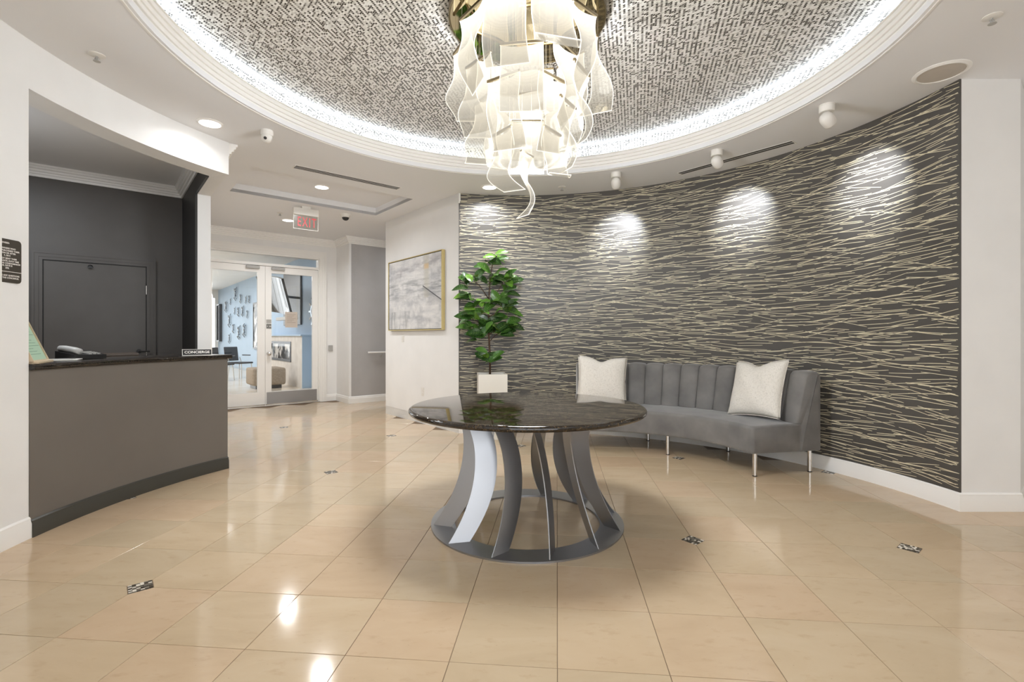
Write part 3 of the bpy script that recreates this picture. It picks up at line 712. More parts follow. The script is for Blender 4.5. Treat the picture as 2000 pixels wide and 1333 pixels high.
# silver figures climbing the wall: (u-like order kept by place on the wall)
ART = [(415, 230, 220), (500, 310, 160), (590, 330, 130), (645, 320, 145), (320, 360, 110), (250, 450, 190), (395, 520, 120), (460, 540, 170), (535, 530, 180), (612, 580, 140), (310, 690, 210), (375, 830, 170), (475, 900, 230), (570, 860, 230), (305, 1000, 160)]
def figure(seed):
    r_ = random.Random(seed); bm = bmesh.new()
    # torso, head, two arms, two legs, all clinging to the wall (local x = out of wall is -x)
    def blob(c, s, sub=2):
        q = bmesh.ops.create_icosphere(bm, subdivisions=sub, radius=1)['verts']
        for v in q: v.co = Vector((c[0] + v.co.x * s[0], c[1] + v.co.y * s[1], c[2] + v.co.z * s[2]))
    blob((-.12, 0, .12), (.09, .12, .24)); blob((-.17, .02, .45), (.085, .085, .11)); blob((-.12, 0, -.16), (.10, .12, .13))
    for sg in (-1, 1):
        a = r_.uniform(.15, .35)
        tube(bm, [(-.12, sg * .1, .28), (-.14, sg * .25, .3 + a * .4), (-.03, sg * .2, .3 + a * 1.2)], .055, 8, r1=.035)
        b = r_.uniform(-.1, .15)
        tube(bm, [(-.12, sg * .07, -.18), (-.2, sg * .15, -.35 + b), (-.04, sg * .12, -.62 + b)], .075, 8, r1=.04)
    return bm
figs = []
base_me = []
for s in range(4):
    o_ = figure(s); me = bpy.data.meshes.new('wall_figure'); bmesh.ops.recalc_face_normals(o_, faces=o_.faces); o_.to_mesh(me); o_.free()
    me.materials.append(M['silver'])
    for p in me.polygons: p.use_smooth = True
    base_me.append(me)
WHERE = ['topmost of the silver climbing figures on the blue wall', 'silver figure just below and right of the topmost one', 'silver figure left in the pair near the upper right', 'silver figure at the upper right end of the group', 'small silver figure alone at the upper left', 'silver figure at the far left edge, upper half', 'first silver figure from the left in the middle row of four', 'second silver figure from the left in the middle row of four', 'third silver figure from the left in the middle row of four', 'rightmost silver figure in the middle row of four', 'silver figure at left directly below the middle row', 'smaller silver figure left of the two low large ones', 'lowest large silver figure near the bottom centre', 'large silver figure at the lower right of the group', 'lowest silver figure at the bottom left of the group']
for k, (zx, zy, hh) in enumerate(ART):
    u, v = 415 + zx / 8.88, 550 + zy / 8.88
    d = ((u - 1000) / 957., 1.); kk = 3.95 / (d[0] * cA + d[1] * sA); e_ = -d[0] * kk * sA + kk * cA; z_ = H + (657 - v) * kk / 957
    s_ = (hh / 8.88) * kk / 957 / 1.25
    o = link('wall_figure', base_me[k % 4], None, None, (*ne(3.955, e_), z_ + .02), ANG); o.scale = (s_ * 1.0, s_ * 1.25, s_)
    tag(o, WHERE[k], 'wall sculpture', 'silver figures climbing the blue wall')
# two dark chairs in the lounge
def lounge_chair(n_, e_, label):
    o = tag(empty('lounge_chair', (*ne(n_, e_), 0), ANG + .5), label, 'chair', 'dark chairs in the lounge')
    bm = B(-.24, .24, -.24, .24, .42, .47, bev=.02); obj('seat', bm, M['bezel'], o)
    bm = B(-.22, .22, -.02, .02, .5, .92, bev=.018); bm.transform(Matrix.Translation((0, .27, 0)) @ Matrix.Rotation(-.15, 4, 'X')); obj('backrest', bm, M['bezel'], o)
    for sx in (-1, 1):
        for sy in (-1, 1): obj('leg', tube(bmesh.new(), [(sx * .2, sy * .2, .43), (sx * .23, sy * .23, 0)], .012, 8), M['chrome'], o)
        obj('armrest', tube(bmesh.new(), [(sx * .25, .22, .66), (sx * .25, -.1, .66)], .015, 8), M['bezel'], o)
        obj('back_post', tube(bmesh.new(), [(sx * .2, .2, .44), (sx * .2, .27, .6)], .012, 8), M['chrome'], o)
lounge_chair(2.55, 15.6, 'dark lounge chair seen left behind the counter end')
lounge_chair(3.15, 16.2, 'dark lounge chair seen right of its twin beyond the counter end')
# lounge ceiling fittings
x_, y_ = ne(.95, 14.0)
lp = tag(obj('panel_light', B(-.35, .35, -.75, .75, -.02, 0), M['white_plastic'], None, (x_, y_, LC - .002), ANG), 'bright square panel light in the lounge ceiling above the doors', 'ceiling light'); obj('diffuser', B(-.32, .32, -.72, .72, -.026, -.02), M['panel'], lp)

# ------------------------------------------------------------------ concierge desk
dk = tag(empty('concierge_desk', (*rad(169, RW), 0)), 'dark taupe curved concierge desk with black stone counter', 'desk')
off = Vector(rad(169, RW))
def dkobj(name, bm, m, auto=30): bm.transform(Matrix.Translation((-off.x, -off.y, 0))); return obj(name, bm, m, dk, auto=auto)
a0, a1 = 154.35, 184.88
dkobj('front_panel', ringsec(bmesh.new(), RW - .005, RW + .10, a0, a1, 0.0, 1.018, 40), M['desk'])
bm = bmesh.new(); s0 = rad(a0, RW + .05); e1_ = ne(nA, 6.1)
d_ = (Vector(e1_) - Vector(s0)).normalized(); q = Vector((-d_.y, d_.x)) * .1
pts = [tuple(s0), e1_, tuple(Vector(e1_) + q), tuple(Vector(s0) + q)]
prism(bm, pts, 0, 1.018); dkobj('side_panel', bm, M['desk'])
DB = [(0, 0), (.02, 0), (.02, .075), (.014, .088), (.014, .1), (.004, .108), (0, .108)]
dkobj('base_moulding', sweep(bmesh.new(), arcpath(RW - .005, a1, a0, 40), DB, -1), M['desk_base'])
ct = [(RW - .035 + .018 * (1 - math.cos(t_)), 1.037 - .018 * math.sin(-t_) if False else 1.037 + .018 * math.sin(t_)) for t_ in [(-PI / 2 + PI * k / 6) for k in range(7)]]
ct = [(RW - .035 + .018 * (1 - math.cos(PI * k / 6 - PI / 2)), 1.037 + .018 * math.sin(PI * k / 6 - PI / 2)) for k in range(7)]
ct = ct + [(RW + .50, 1.055), (RW + .50, 1.019)]
dkobj('countertop', arcsweep(bmesh.new(), ct, a0 - .5, a1, 48), M['counter'])
CT = 1.0575
# framed mint notice on an easel
fx, fy = -3.02, 3.15
ns = tag(empty('notice_stand', (fx, fy, CT), math.radians(121.7)), 'beige framed mint green notice leaning on the counter beside the white pier', 'notice stand')
R_ = Matrix.Rotation(math.radians(-21.6), 4, 'X')
def nsobj(name, bm, m): bm.transform(Matrix.Translation((0, 0, .010)) @ R_); return obj(name, bm, m, ns)
W_, Hh = .17, .28
bm = bmesh.new(); box(bm, -W_, -W_ + .012, 0, .02, 0.012, Hh); box(bm, W_ - .012, W_, 0, .02, 0.012, Hh); box(bm, -W_, W_, 0, .02, Hh, Hh + .012); box(bm, -W_, W_, 0, .02, 0, .012)
nsobj('frame', bm, M['beige_frame']); pp = nsobj('mint_sheet', B(-W_ + .01, W_ - .01, .008, .014, .01, Hh), M['mint'])
bm = bmesh.new()
for k in range(12): box(bm, -.14, .14 - .05 * ((k * 7) % 4), .0068, .0082, .26 - k * .019, .2625 - k * .019)
bm.transform(Matrix.Translation((0, 0, .010)) @ R_); obj('printed_lines', bm, M['mint_ink'], pp)
obj('rest', B(-W_, W_, -.02, .10, 0, .012), M['beige_frame'], ns); 
bm = bmesh.new(); tube(bm, [(0, .11, .24), (0, .17, .002)], .006, 6); obj('prop', bm, M['beige_frame'], ns)
pa = tag(obj('paper_sheets', B(-.105, .105, -.14, .14, 0, .006), M['white_plastic'], None, (-3.20, 3.47, CT), .6), 'small stack of white papers between the mint notice and the phone', 'papers')
bm = bmesh.new(); 
for k in range(9): box(bm, -.08, .08, .1 - k * .024, .104 - k * .024, .0062, .0066)
obj('printed_lines', bm, M['grey_plastic'], pa)
ph = tag(empty('desk_phone', (-3.27, 3.72, CT), math.radians(75)), 'black and silver desk phone lying on the counter', 'phone')
bm = bmesh.new(); prism(bm, [(-.11, -.1), (.11, -.1), (.11, .1), (-.11, .1)], 0, .03)
for v in bm.verts:
    if v.co.z > .01 and v.co.y > 0: v.co.z += .03
obj('body', bm, M['black_plastic'], ph)
hs = tube(bmesh.new(), [(-.075, -.1, .055), (-.075, -.05, .066), (-.075, .05, .078), (-.075, .1, .078)], .022, 10); obj('handset', hs, M['grey_plastic'], ph, smooth=True)
bm = bmesh.new()
for a in range(3):
    for b in range(4): box(bm, .0 + a * .03, .02 + a * .03, -.08 + b * .03, -.062 + b * .03, .03 + .004 * b + .002, .042 + .004 * b)
obj('keypad', bm, M['grey_plastic'], ph)
# concierge sign
sx_, sy_2 = rad(158.6, RW + .08)
a_ = math.atan2(-.95, .30)
cs = tag(empty('concierge_sign', (-2.755, 4.29, CT), math.radians(38)), 'black desk sign with white CONCIERGE lettering on the counter end', 'sign')
bm = bmesh.new(); box(bm, -.11, .11, -.02, .03, 0, .006)
prism(bm, [(-.11, .0), (.11, .0), (.11, .004), (-.11, .004)], 0, .055)
for v in bm.verts:
    if v.co.z > .05: v.co.y += .02
obj('holder', bm, M['white_plastic'], cs)
bm = B(-.106, .106, -.002, .001, .006, .052); 
for v in bm.verts: v.co.y += (v.co.z / .055) * .02
fc = obj('sign_face', bm, M['black_plastic'], cs)
text('lettering', 'CONCIERGE', .031, M['white_ink'], fc, (0, .0085, .029), (PI / 2 - .35, 0, 0), .0008, 'CENTER', 1.08, .0006)
# office chair behind the desk
oc_ = tag(empty('office_chair', (-3.30, 4.29, 0), math.radians(72.5)), 'dark brown office chair behind the counter with only its top showing', 'chair')
M['brownleather'] = mat('dark_brown_leather', srgb(66, 56, 48), .5)
obj('seat', B(-.25, .25, -.25, .25, .44, .52, bev=.03), M['brownleather'], oc_)
obj('backrest', B(-.20, .20, .22, .28, .6, 1.078, bev=.02), M['brownleather'], oc_)
obj('column', tube(bmesh.new(), [(0, 0, .08), (0, 0, .45)], .03, 12), M['black_plastic'], oc_)
obj('back_bracket', tube(bmesh.new(), [(0, .1, .46), (0, .30, .46), (0, .29, .7)], .02, 8), M['black_plastic'], oc_)
for k in range(5):
    a = k * 2 * PI / 5; lg = obj('leg', tube(bmesh.new(), [(0, 0, .09), (.28 * math.cos(a), .28 * math.sin(a), .07)], .02, 8, r1=.014), M['black_plastic'], oc_)
    bm = LA([(.028, -.012), (.028, .012)], seg=14); bm.transform(Matrix.Translation((.28 * math.cos(a), .28 * math.sin(a), .028)) @ Matrix.Rotation(PI / 2, 4, 'X')); obj('caster', bm, M['black_plastic'], lg)

# ------------------------------------------------------------------ centre table
ct_ = tag(empty('centre_table', (CX, 3.27, 0)), 'large round brown granite table on curved steel blades in the middle', 'table')
Rt, zt, tt = .775, .767, .036
pr_ = [(0, zt - tt)] + [(Rt - .02 + .02 * math.sin(t_), zt - tt / 2 - tt / 2 * math.cos(t_)) for t_ in [PI * k / 10 for k in range(11)]] + [(0, zt)]
obj('tabletop', LA(pr_, seg=128, cap=False), M['granite'], ct_, auto=50)
bm = arcsweep(bmesh.new(), [(.478, 0), (.632, 0), (.632, .010), (.478, .010)], 0, 360, 96, (0, 0)); obj('base_ring', bm, M['steel'], ct_, auto=30)
bm = arcsweep(bmesh.new(), [(.30, zt - tt - .008), (.42, zt - tt - .008), (.42, zt - tt), (.30, zt - tt)], 0, 360, 64, (0, 0)); obj('top_ring', bm, M['steel'], ct_, auto=30)
def blade_mesh():
    bm = bmesh.new(); n = 26; h_ = zt - tt - .008 - .010; W = .125; tk = .006; A_, B2 = [], []
    din = Vector((-math.cos(math.radians(-25)), -math.sin(math.radians(-25)), 0))   # outward = +x ; inward turned by 25 degrees
    tdir = Vector((0, -1, 0))
    nrm = din.cross(Vector((0, 0, 1))).normalized()
    for k in range(n + 1):
        t_ = k / n; z = .010 + h_ * t_
        s = .215 * (1 - (1 - t_ / .74) ** 2) if t_ < .74 else .215 - .10 * ((t_ - .74) / .26) ** 2 * .45
        s = max(s, 0); ww = W + .012 * math.sin(PI * t_)
        ln = tdir * (.15 * t_)
        base = Vector((.615, .02, 0)) + din * s + ln + Vector((0, 0, z))
        for side, L_ in ((-1, A_), (1, B2)):
            L_.append((bm.verts.new(base + nrm * side * tk / 2), bm.verts.new(base + din * ww + nrm * side * tk / 2)))
    for k in range(n):
        bm.faces.new((A_[k][0], A_[k][1], A_[k + 1][1], A_[k + 1][0])); bm.faces.new((B2[k][0], B2[k + 1][0], B2[k + 1][1], B2[k][1]))
        for q_ in (0, 1): bm.faces.new((A_[k][q_], A_[k + 1][q_], B2[k + 1][q_], B2[k][q_]))
    bm.faces.new((A_[0][0], B2[0][0], B2[0][1], A_[0][1])); bm.faces.new((A_[n][0], A_[n][1], B2[n][1], B2[n][0]))
    bmesh.ops.recalc_face_normals(bm, faces=bm.faces)
    for f in bm.faces: f.smooth = True
    for e in bm.edges:
        if len(e.link_faces) == 2 and e.calc_face_angle(0) > .6: e.smooth = False
    me = bpy.data.meshes.new('blade'); bm.to_mesh(me); bm.free(); me.materials.append(M['steel']); return me
bl = blade_mesh()
for k in range(12):
    link('blade', bl, None, ct_, (0, 0, 0), math.radians(8 + 30 * k))

# ------------------------------------------------------------------ curved sofa
SC = (.815, 3.995); sA0, sA1 = 11.5, 91.
so = tag(empty('curved_sofa', (*rad(51, 1.6, SC), 0)), 'curved grey velvet sofa with channelled back against the patterned wall', 'sofa')
so_off = Vector(rad(51, 1.6, SC))
def soobj(name, bm, m, auto=45): bm.transform(Matrix.Translation((-so_off.x, -so_off.y, 0))); return obj(name, bm, m, so, auto=auto)
def rprof(pts, r, seg=4):
    """round the corners of a closed profile"""
    out = []; n = len(pts)
    for i in range(n):
        p = Vector(pts[i]); a = Vector(pts[i - 1]); b = Vector(pts[(i + 1) % n])
        ri = r[i] if isinstance(r, (list, tuple)) else r
        d1 = (a - p).normalized(); d2 = (b - p).normalized()
        for k in range(seg + 1):
            t_ = k / seg; q0 = p + d1 * ri; q1 = p + d2 * ri
            out.append(tuple((1 - t_) ** 2 * q0 + 2 * t_ * (1 - t_) * p + t_ * t_ * q1))
    return out
def softarc(prof, a0, a1, n, c, inset=.018, bulge=None):
    """arc sweep with slightly shrunken end rings so the ends look upholstered"""
    bm = bmesh.new(); cx_ = sum(p[0] for p in prof) / len(prof); cz_ = sum(p[1] for p in prof) / len(prof); rings = []
    rmid = cx_; L = math.radians(a1 - a0) * rmid
    ss = [0, inset * .3, inset] + [inset + (L - 2 * inset) * k / n for k in range(1, n)] + [L - inset, L - inset * .3, L]
    for s in ss:
        e_ = min(s, L - s); k_ = 0 if e_ >= inset else inset * (1 - math.sqrt(max(0, 1 - (1 - e_ / inset) ** 2)))
        a = math.radians(a0) + s / rmid; ring = []
        for (r, z) in prof:
            dv = Vector((r - cx_, z - cz_)); l_ = max(dv.length, 1e-6); dv = dv * ((l_ - k_ * 1.0) / l_)
            rr = cx_ + dv.x; zz = cz_ + dv.y
            if bulge: rr, zz = bulge(rr, zz, s / L)
            ring.append(bm.verts.new((c[0] + rr * math.cos(a), c[1] + rr * math.sin(a), zz)))
        rings.append(ring)
    m_ = len(prof)
    for A, B_ in zip(rings, rings[1:]):
        for k in range(m_): bm.faces.new((A[k], A[(k + 1) % m_], B_[(k + 1) % m_], B_[k]))
    bm.faces.new(rings[0]); bm.faces.new(rings[-1][::-1]); return bm
sp_ = rprof([(1.295, .198), (1.80, .198), (1.80, .452), (1.295, .438)], [.02, .01, .01, .035])
soobj('seat', softarc(sp_, sA0, sA1, 40, SC, .03), M['velvet'])
NCH = 13
bprof = rprof([(1.745, .44), (1.86, .90), (1.955, .905), (1.995, .885), (1.995, .199), (1.79, .199), (1.79, .44)][::1], [.02, .045, .02, .03, .01, .01, .001], 3)
def bl_(r, z, t_):
    k = (1 - abs(2 * t_ - 1) ** 2.6)
    if r < 1.90: r -= .020 * k
    if z > .85: z += .012 * k
    return r, z
for k in range(NCH):
    w_ = (sA1 - sA0) / NCH
    soobj('back_channel', softarc(bprof, sA0 + k * w_ + .03, sA0 + (k + 1) * w_ - .03, 8, SC, .016, bl_), M['velvet'], 50)
for (a, r) in ((12.8, 1.345), (53.5, 1.34), (89.5, 1.345), (13.2, 1.93), (39.5, 1.93), (66, 1.93), (89.7, 1.93)):
    x, y = rad(a, r, SC); lg = soobj('leg', LA([(.0, 0.004), (.019, .004), (.019, .2), (0, .2)], c=(x, y, 0), seg=20, cap=False), M['chrome'])
    bm = LA([(.0, 0), (.02, 0), (.02, .008), (0, .008)], c=(x - so_off.x, y - so_off.y, 0), seg=20, cap=False); obj('foot_cap', bm, M['black_plastic'], lg)
# cushions
def pillow(name, loc, rz, tilt, roll, s, label):
    bm = bmesh.new(); n = 22; top, bot = {}, {}
    def pos(i, j, sd):
        u, v = -1 + 2 * i / n, -1 + 2 * j / n
        k = (1 - abs(u) ** 3.2) * (1 - abs(v) ** 3.2); th = .085 * max(k, 0) ** .55
        px_ = u * (1 - .075 * (1 - v * v)) ; pz_ = v * (1 - .075 * (1 - u * u))
        if v > 0: pz_ -= .17 * math.exp(-((u + .05) / .30) ** 2) * v ** 2
        wr = .006 * math.sin(7 * u + 5 * v) * k
        return Vector((px_ * s / 2, sd * th + wr, pz_ * s / 2))
    for i in range(n + 1):
        for j in range(n + 1):
            bd = i in (0, n) or j in (0, n)
            a = bm.verts.new(pos(i, j, 1)); top[i, j] = a; bot[i, j] = a if bd else bm.verts.new(pos(i, j, -1))
    for i in range(n):
        for j in range(n):
            bm.faces.new((top[i, j], top[i + 1, j], top[i + 1, j + 1], top[i, j + 1]))
            try: bm.faces.new((bot[i, j], bot[i, j + 1], bot[i + 1, j + 1], bot[i + 1, j]))
            except ValueError: pass
    o = tag(obj(name, bm, M['linen'], None, loc, 0, smooth=True), label, 'cushion', 'off white linen cushions on the sofa')
    o.rotation_euler = (math.radians(tilt), math.radians(roll), math.radians(rz))
    edge = [pos(i, 0, 0) for i in range(n + 1)] + [pos(n, j, 0) for j in range(1, n + 1)] + [pos(i, n, 0) for i in range(n - 1, -1, -1)] + [pos(0, j, 0) for j in range(n - 1, -1, -1)]
    obj('piping', tube(bmesh.new(), edge, .0032, 6, cap=False), M['linen'], o, smooth=True)
    return o
pillow('throw_cushion', (1.02, 5.56, .725), -6, -17, 3, .56, 'off white linen cushion at the left end of the curved sofa')
pillow('throw_cushion', (2.36, 4.72, .725), -64, -19, -4, .57, 'off white linen cushion leaning near the right end of the curved sofa')

# ------------------------------------------------------------------ potted plant
PX, PY = -.245, 5.955
pl = tag(empty('potted_fig', (PX, PY, 0), math.radians(7)), 'tall fiddle leaf fig in a square white planter by the patterned wall', 'plant')
bm = bmesh.new(); a, h_ = .172, .775
for q in ((-a, a, -a, -a + .015), (-a, a, a - .015, a), (-a, -a + .015, -a + .015, a - .015), (a - .015, a, -a + .015, a - .015)): box(bm, *q, .0, h_)
box(bm, -a + .015, a - .015, -a + .015, a - .015, 0, .02); obj('planter', bm, M['planter'], pl)
obj('soil', B(-a + .015, a - .015, -a + .015, a - .015, .02, h_ - .05), M['soil'], pl)
def W(u, v, dy=0.):   # place on the plant's own upright plane, in local coordinates
    y = PY + dy; x = (u - 1000) * y / 957; z = H + (657 - v) * y / 957
    p = Matrix.Rotation(math.radians(-7), 4, 'Z') @ Vector((x - PX, y - PY, 0)); return Vector((p.x, p.y, z))
trunk = [W(957, 735), W(957, 700), W(955, 660), W(954, 620), W(955, 580), W(957, 545), W(962, 515), W(966, 500)]
trunk[0].z = h_ - .06
obj('trunk', tube(bmesh.new(), trunk, .013, 8, r1=.004), M['bark'], pl, smooth=True)
BR = [((955, 585), (938, 560), (925, 548)), ((954, 605), (930, 592), (915, 583)), ((955, 590), (975, 565), (985, 548)), ((954, 640), (935, 630), (920, 622)), ((954, 655), (975, 640), (992, 636)), ((954, 620), (972, 610), (985, 605)), ((955, 668), (968, 655), (978, 650)), ((957, 700), (945, 690), (940, 685))]
for b in BR:
    k = random.uniform(-.1, .1); obj('branch', tube(bmesh.new(), [W(*b[0]), W(*b[1], k * .5), W(*b[2], k)], .006, 6, r1=.003), M['bark'], pl, smooth=True)
def leaf_mesh(seed):
    r_ = random.Random(seed); bm = bmesh.new(); n = 8; L = 1.; rows = []
    bend = r_.uniform(.15, .5)
    for k in range(n + 1):
        t_ = k / n; wd = (.12 * math.sin(PI * min(1, t_ * 1.25 + .02)) ** .8 if t_ < .35 else 0)
        wd = .36 * (math.sin(PI * t_ ** .8) ** .75) * (.55 + .45 * t_) if 0 < t_ < 1 else .012
        y = L * t_; z = -bend * t_ * t_
        rows.append([bm.verts.new((s * wd, y, z + abs(s) * wd * .35 + .015 * math.sin(9 * t_ + s * 3))) for s in (-1, -.5, 0, .5, 1)])
    for A, B_ in zip(rows, rows[1:]):
        for k in range(4): bm.faces.new((A[k], A[k + 1], B_[k + 1], B_[k]))
    nf = len(bm.faces)
    rib = [(0, L * k / n, -bend * (k / n) ** 2 + .003) for k in range(n + 1)]
    tube(bm, [(0, -.18, .02)] + rib, .012, 5, mi=1, r1=.003)
    for k in range(1, 7):
        for s in (-1, 1):
            t_ = k / n; t2 = min(1, t_ + .1); wd = .32 * (math.sin(PI * t2 ** .8) ** .75) * (.55 + .45 * t2)
            tube(bm, [(0, L * t_, -bend * t_ ** 2 + .003), (s * wd, L * t2, -bend * t2 ** 2 + wd * .35 + .006)], .005, 4, mi=1, r1=.002)
    me = bpy.data.meshes.new('leaf'); bm.to_mesh(me); bm.free(); me.materials.append(M['leaf']); me.materials.append(M['vein'])
    for p in me.polygons: p.use_smooth = True
    return me
LM = [leaf_mesh(s) for s in range(5)]
rl = random.Random(11)
CL = [((966, 503), 5, .17), ((957, 520), 4, .17), ((962, 540), 5, .2), ((975, 512), 3, .16), ((956, 555), 4, .17), ((925, 546), 6, .19), ((912, 560), 3, .18), ((918, 582), 6, .2), ((930, 600), 3, .17), ((985, 545), 6, .19), ((992, 552), 3, .18), ((985, 575), 5, .19), ((972, 592), 5, .19), ((985, 605), 6, .21), ((990, 612), 3, .19), ((955, 590), 4, .17), ((945, 610), 3, .19), ((925, 622), 6, .21), ((920, 640), 3, .2), ((940, 648), 5, .2), ((945, 655), 4, .19), ((965, 645), 4, .2), ((990, 638), 4, .2), ((978, 652), 4, .21), ((935, 660), 3, .2), ((956, 702), 7, .18), ((952, 695), 3, .16), ((945, 598), 3, .17), ((965, 622), 4, .2), ((953, 630), 4, .2)]
for (u, v), n_, L in CL:
    ph_ = rl.random() * 6.28
    for k in range(n_):
        dy = rl.uniform(-.13, .06); p = W(u + rl.uniform(-5, 5), v + rl.uniform(-6, 6), dy)
        az = ph_ + k * 2.4 + rl.uniform(-.4, .4); ox = (u - 955) / 45.
        o = link('leaf', LM[rl.randrange(5)], None, pl, p)
        dr = Vector((math.cos(az) * .8 + ox * .8, math.sin(az) * .55 - .25, rl.uniform(-.1, .75))).normalized()
        nz = Vector((math.cos(az) * .3 + rl.uniform(-.4, .4), -.8 + rl.uniform(-.3, .3), .75)); nz = (nz - dr * nz.dot(dr)).normalized(); nx = dr.cross(nz)
        q = Matrix((nx, dr, nz)).transposed().to_quaternion(); o.rotation_mode = 'QUATERNION'; o.rotation_quaternion = q
        s_ = L * rl.uniform(.8, 1.1); o.scale = (s_, s_, s_)
        # keep clear of the wall
        tip = Matrix.Rotation(math.radians(7), 4, 'Z') @ (Vector(p) + dr * s_); wx, wy = tip.x + PX, tip.y + PY
        rr = math.hypot(wx - CX, wy - CY)
        if rr > RW - .03 and wx > -.66: o.location.y -= rr - RW + .06

# ------------------------------------------------------------------ chandelier
ZC = 3.305
ch = tag(empty('chandelier', (CX, CY, ZC)), 'tiered chandelier of wavy glowing acrylic sheets hanging below the mosaic dome', 'chandelier')
obj('canopy', LA([(0, 0), (.505, 0), (.51, .004), (.51, .045), (0, .045)], seg=96, cap=False), M['mirror'], ch, auto=30)
obj('canopy_rim', arcsweep(bmesh.new(), [(.508, -.003), (.516, -.003), (.516, .047), (.508, .047)], 0, 360, 96, (0, 0)), M['brass'], ch)
obj('canopy_stem', LA([(.2, .045), (.2, .058)], seg=32), M['brass'], ch)
def sheet_mesh(wt, wb, h, twist, curl, amp, ph, skew):
    us = [-.5, -.475, -.4, -.25, -.1, .1, .25, .4, .475, .5]; nv = 22; vs_ = [0, .012] + [k / nv for k in range(1, nv)] + [.985, 1.]
    P = []
    for v in vs_:
        row = []
        for u in us:
            wd = wt + (wb - wt) * v; x = u * wd + skew * v * v; y = amp * math.sin(2 * PI * v * 1.0 + ph) * v ** .6 + .03 * math.cos(PI * u) * (1 - v)
            z = -h * v
            if curl and v > .68:
                t_ = (v - .68) / .32; y += curl * t_ * t_ * .17; z += h * .16 * t_ * t_
                x += .03 * t_ * t_ * (1 if curl > 0 else -1)
            a = twist * v ** 1.3
            x, y = x * math.cos(a) - y * math.sin(a), x * math.sin(a) + y * math.cos(a)
            row.append(Vector((x, y, z)))
        P.append(row)
    bm = bmesh.new(); lr = bm.verts.layers.float.new('rim'); ld = bm.verts.layers.float.new('down'); G = []
    nvv, nu = len(vs_), len(us)
    for sd in (-1, 1):
        g_ = []
        for j in range(nvv):
            row = []
            for i in range(nu):
                du = P[j][min(i + 1, nu - 1)] - P[j][max(i - 1, 0)]; dv = P[min(j + 1, nvv - 1)][i] - P[max(j - 1, 0)][i]
                n_ = du.cross(dv).normalized(); vv = bm.verts.new(P[j][i] + n_ * sd * .0022)
                vv[lr] = 1. if (i in (0, nu - 1) or j == nvv - 1) else (.25 if i in (1, nu - 2) or j == nvv - 2 else 0.); vv[ld] = vs_[j]; row.append(vv)
            g_.append(row)
        G.append(g_)
    for g_ in G:
        for j in range(nvv - 1):
            for i in range(nu - 1):
                bm.faces.new((g_[j][i], g_[j][i + 1], g_[j + 1][i + 1], g_[j + 1][i]))
    a, b = G
    for j in range(nvv - 1):
        for i in (0, nu - 1): bm.faces.new((a[j][i], a[j + 1][i], b[j + 1][i], b[j][i]))
    for i in range(nu - 1):
        for j in (0, nvv - 1): bm.faces.new((a[j][i], a[j][i + 1], b[j][i + 1], b[j][i]))
    return bm
# angle round the axis, radius, top height, sheet height, top width, bottom width, twist, curl, wave, phase, skew, turn from the tangent
SH = [
 (180, .43, 3.16, .52, .30, .20, 1.1, 1, .05, 0., .02, 28), (213, .42, 3.23, .46, .26, .25, -.3, 0, .05, 1.2, .0, 5), (248, .40, 3.24, .42, .27, .27, .15, 0, .03, .6, .02, 0),
 (290, .42, 3.24, .44, .28, .27, -.2, -1, .04, .2, .0, 6), (322, .43, 3.22, .50, .24, .20, .6, 0, .05, 2.0, .0, -10), (2, .47, 3.17, .47, .16, .24, 1.3, 0, .05, .4, .02, -12),
 (40, .42, 3.2, .44, .26, .26, .2, 0, .04, 1.5, 0, 0), (80, .42, 3.2, .42, .27, .27, 0, 0, .03, 0, 0, 0), (125, .42, 3.2, .45, .27, .25, -.3, 1, .04, 2, 0, 0), (152, .42, 3.12, .44, .26, .24, .5, 0, .05, 1, 0, 10),
 (195, .33, 3.0, .50, .26, .20, .9, 1, .05, .3, -.03, 26), (262, .30, 2.985, .40, .26, .27, .1, 0, .03, .5, 0, 0), (312, .34, 3.0, .48, .26, .22, .4, 0, .05, 1., .0, 12),
 (350, .36, 2.96, .48, .24, .18, 1.0, 0, .06, .2, .03, -22), (75, .30, 2.98, .42, .26, .26, 0, 0, .03, 0, 0, 0), (120, .31, 2.94, .44, .24, .22, -.4, 0, .04, 1, 0, 0), (30, .33, 2.95, .44, .24, .2, .3, 0, .05, 1, 0, 8),
 (232, .25, 2.835, .44, .24, .22, .25, 0, .04, 2.2, .03, 4), (182, .29, 2.79, .44, .22, .22, 1.2, 1, .05, .1, -.02, 32), (308, .25, 2.835, .46, .24, .20, -.35, 0, .04, .7, .0, 4), (352, .27, 2.75, .44, .22, .18, 1.0, 0, .05, .3, .02, -25),
 (90, .22, 2.80, .38, .24, .24, 0, 0, .03, 0, 0, 0), (40, .26, 2.78, .40, .22, .2, .4, 0, .04, 1.2, 0, 0), (140, .25, 2.78, .40, .22, .2, -.4, 0, .04, .8, 0, 0),
 (195, .17, 2.56, .40, .20, .16, .5, 1, .05, .2, -.02, 22), (345, .17, 2.56, .38, .20, .15, -.6, -1, .05, .5, .02, -22), (270, .10, 2.60, .30, .20, .22, .05, 0, .02, 0, 0, 0), (90, .12, 2.70, .36, .22, .24, 0, 0, .02, 0, 0, 0),
 (265, .04, 2.41, .40, .14, .13, 1.25, 0, .05, .4, .02, 60)]
cab = bmesh.new()
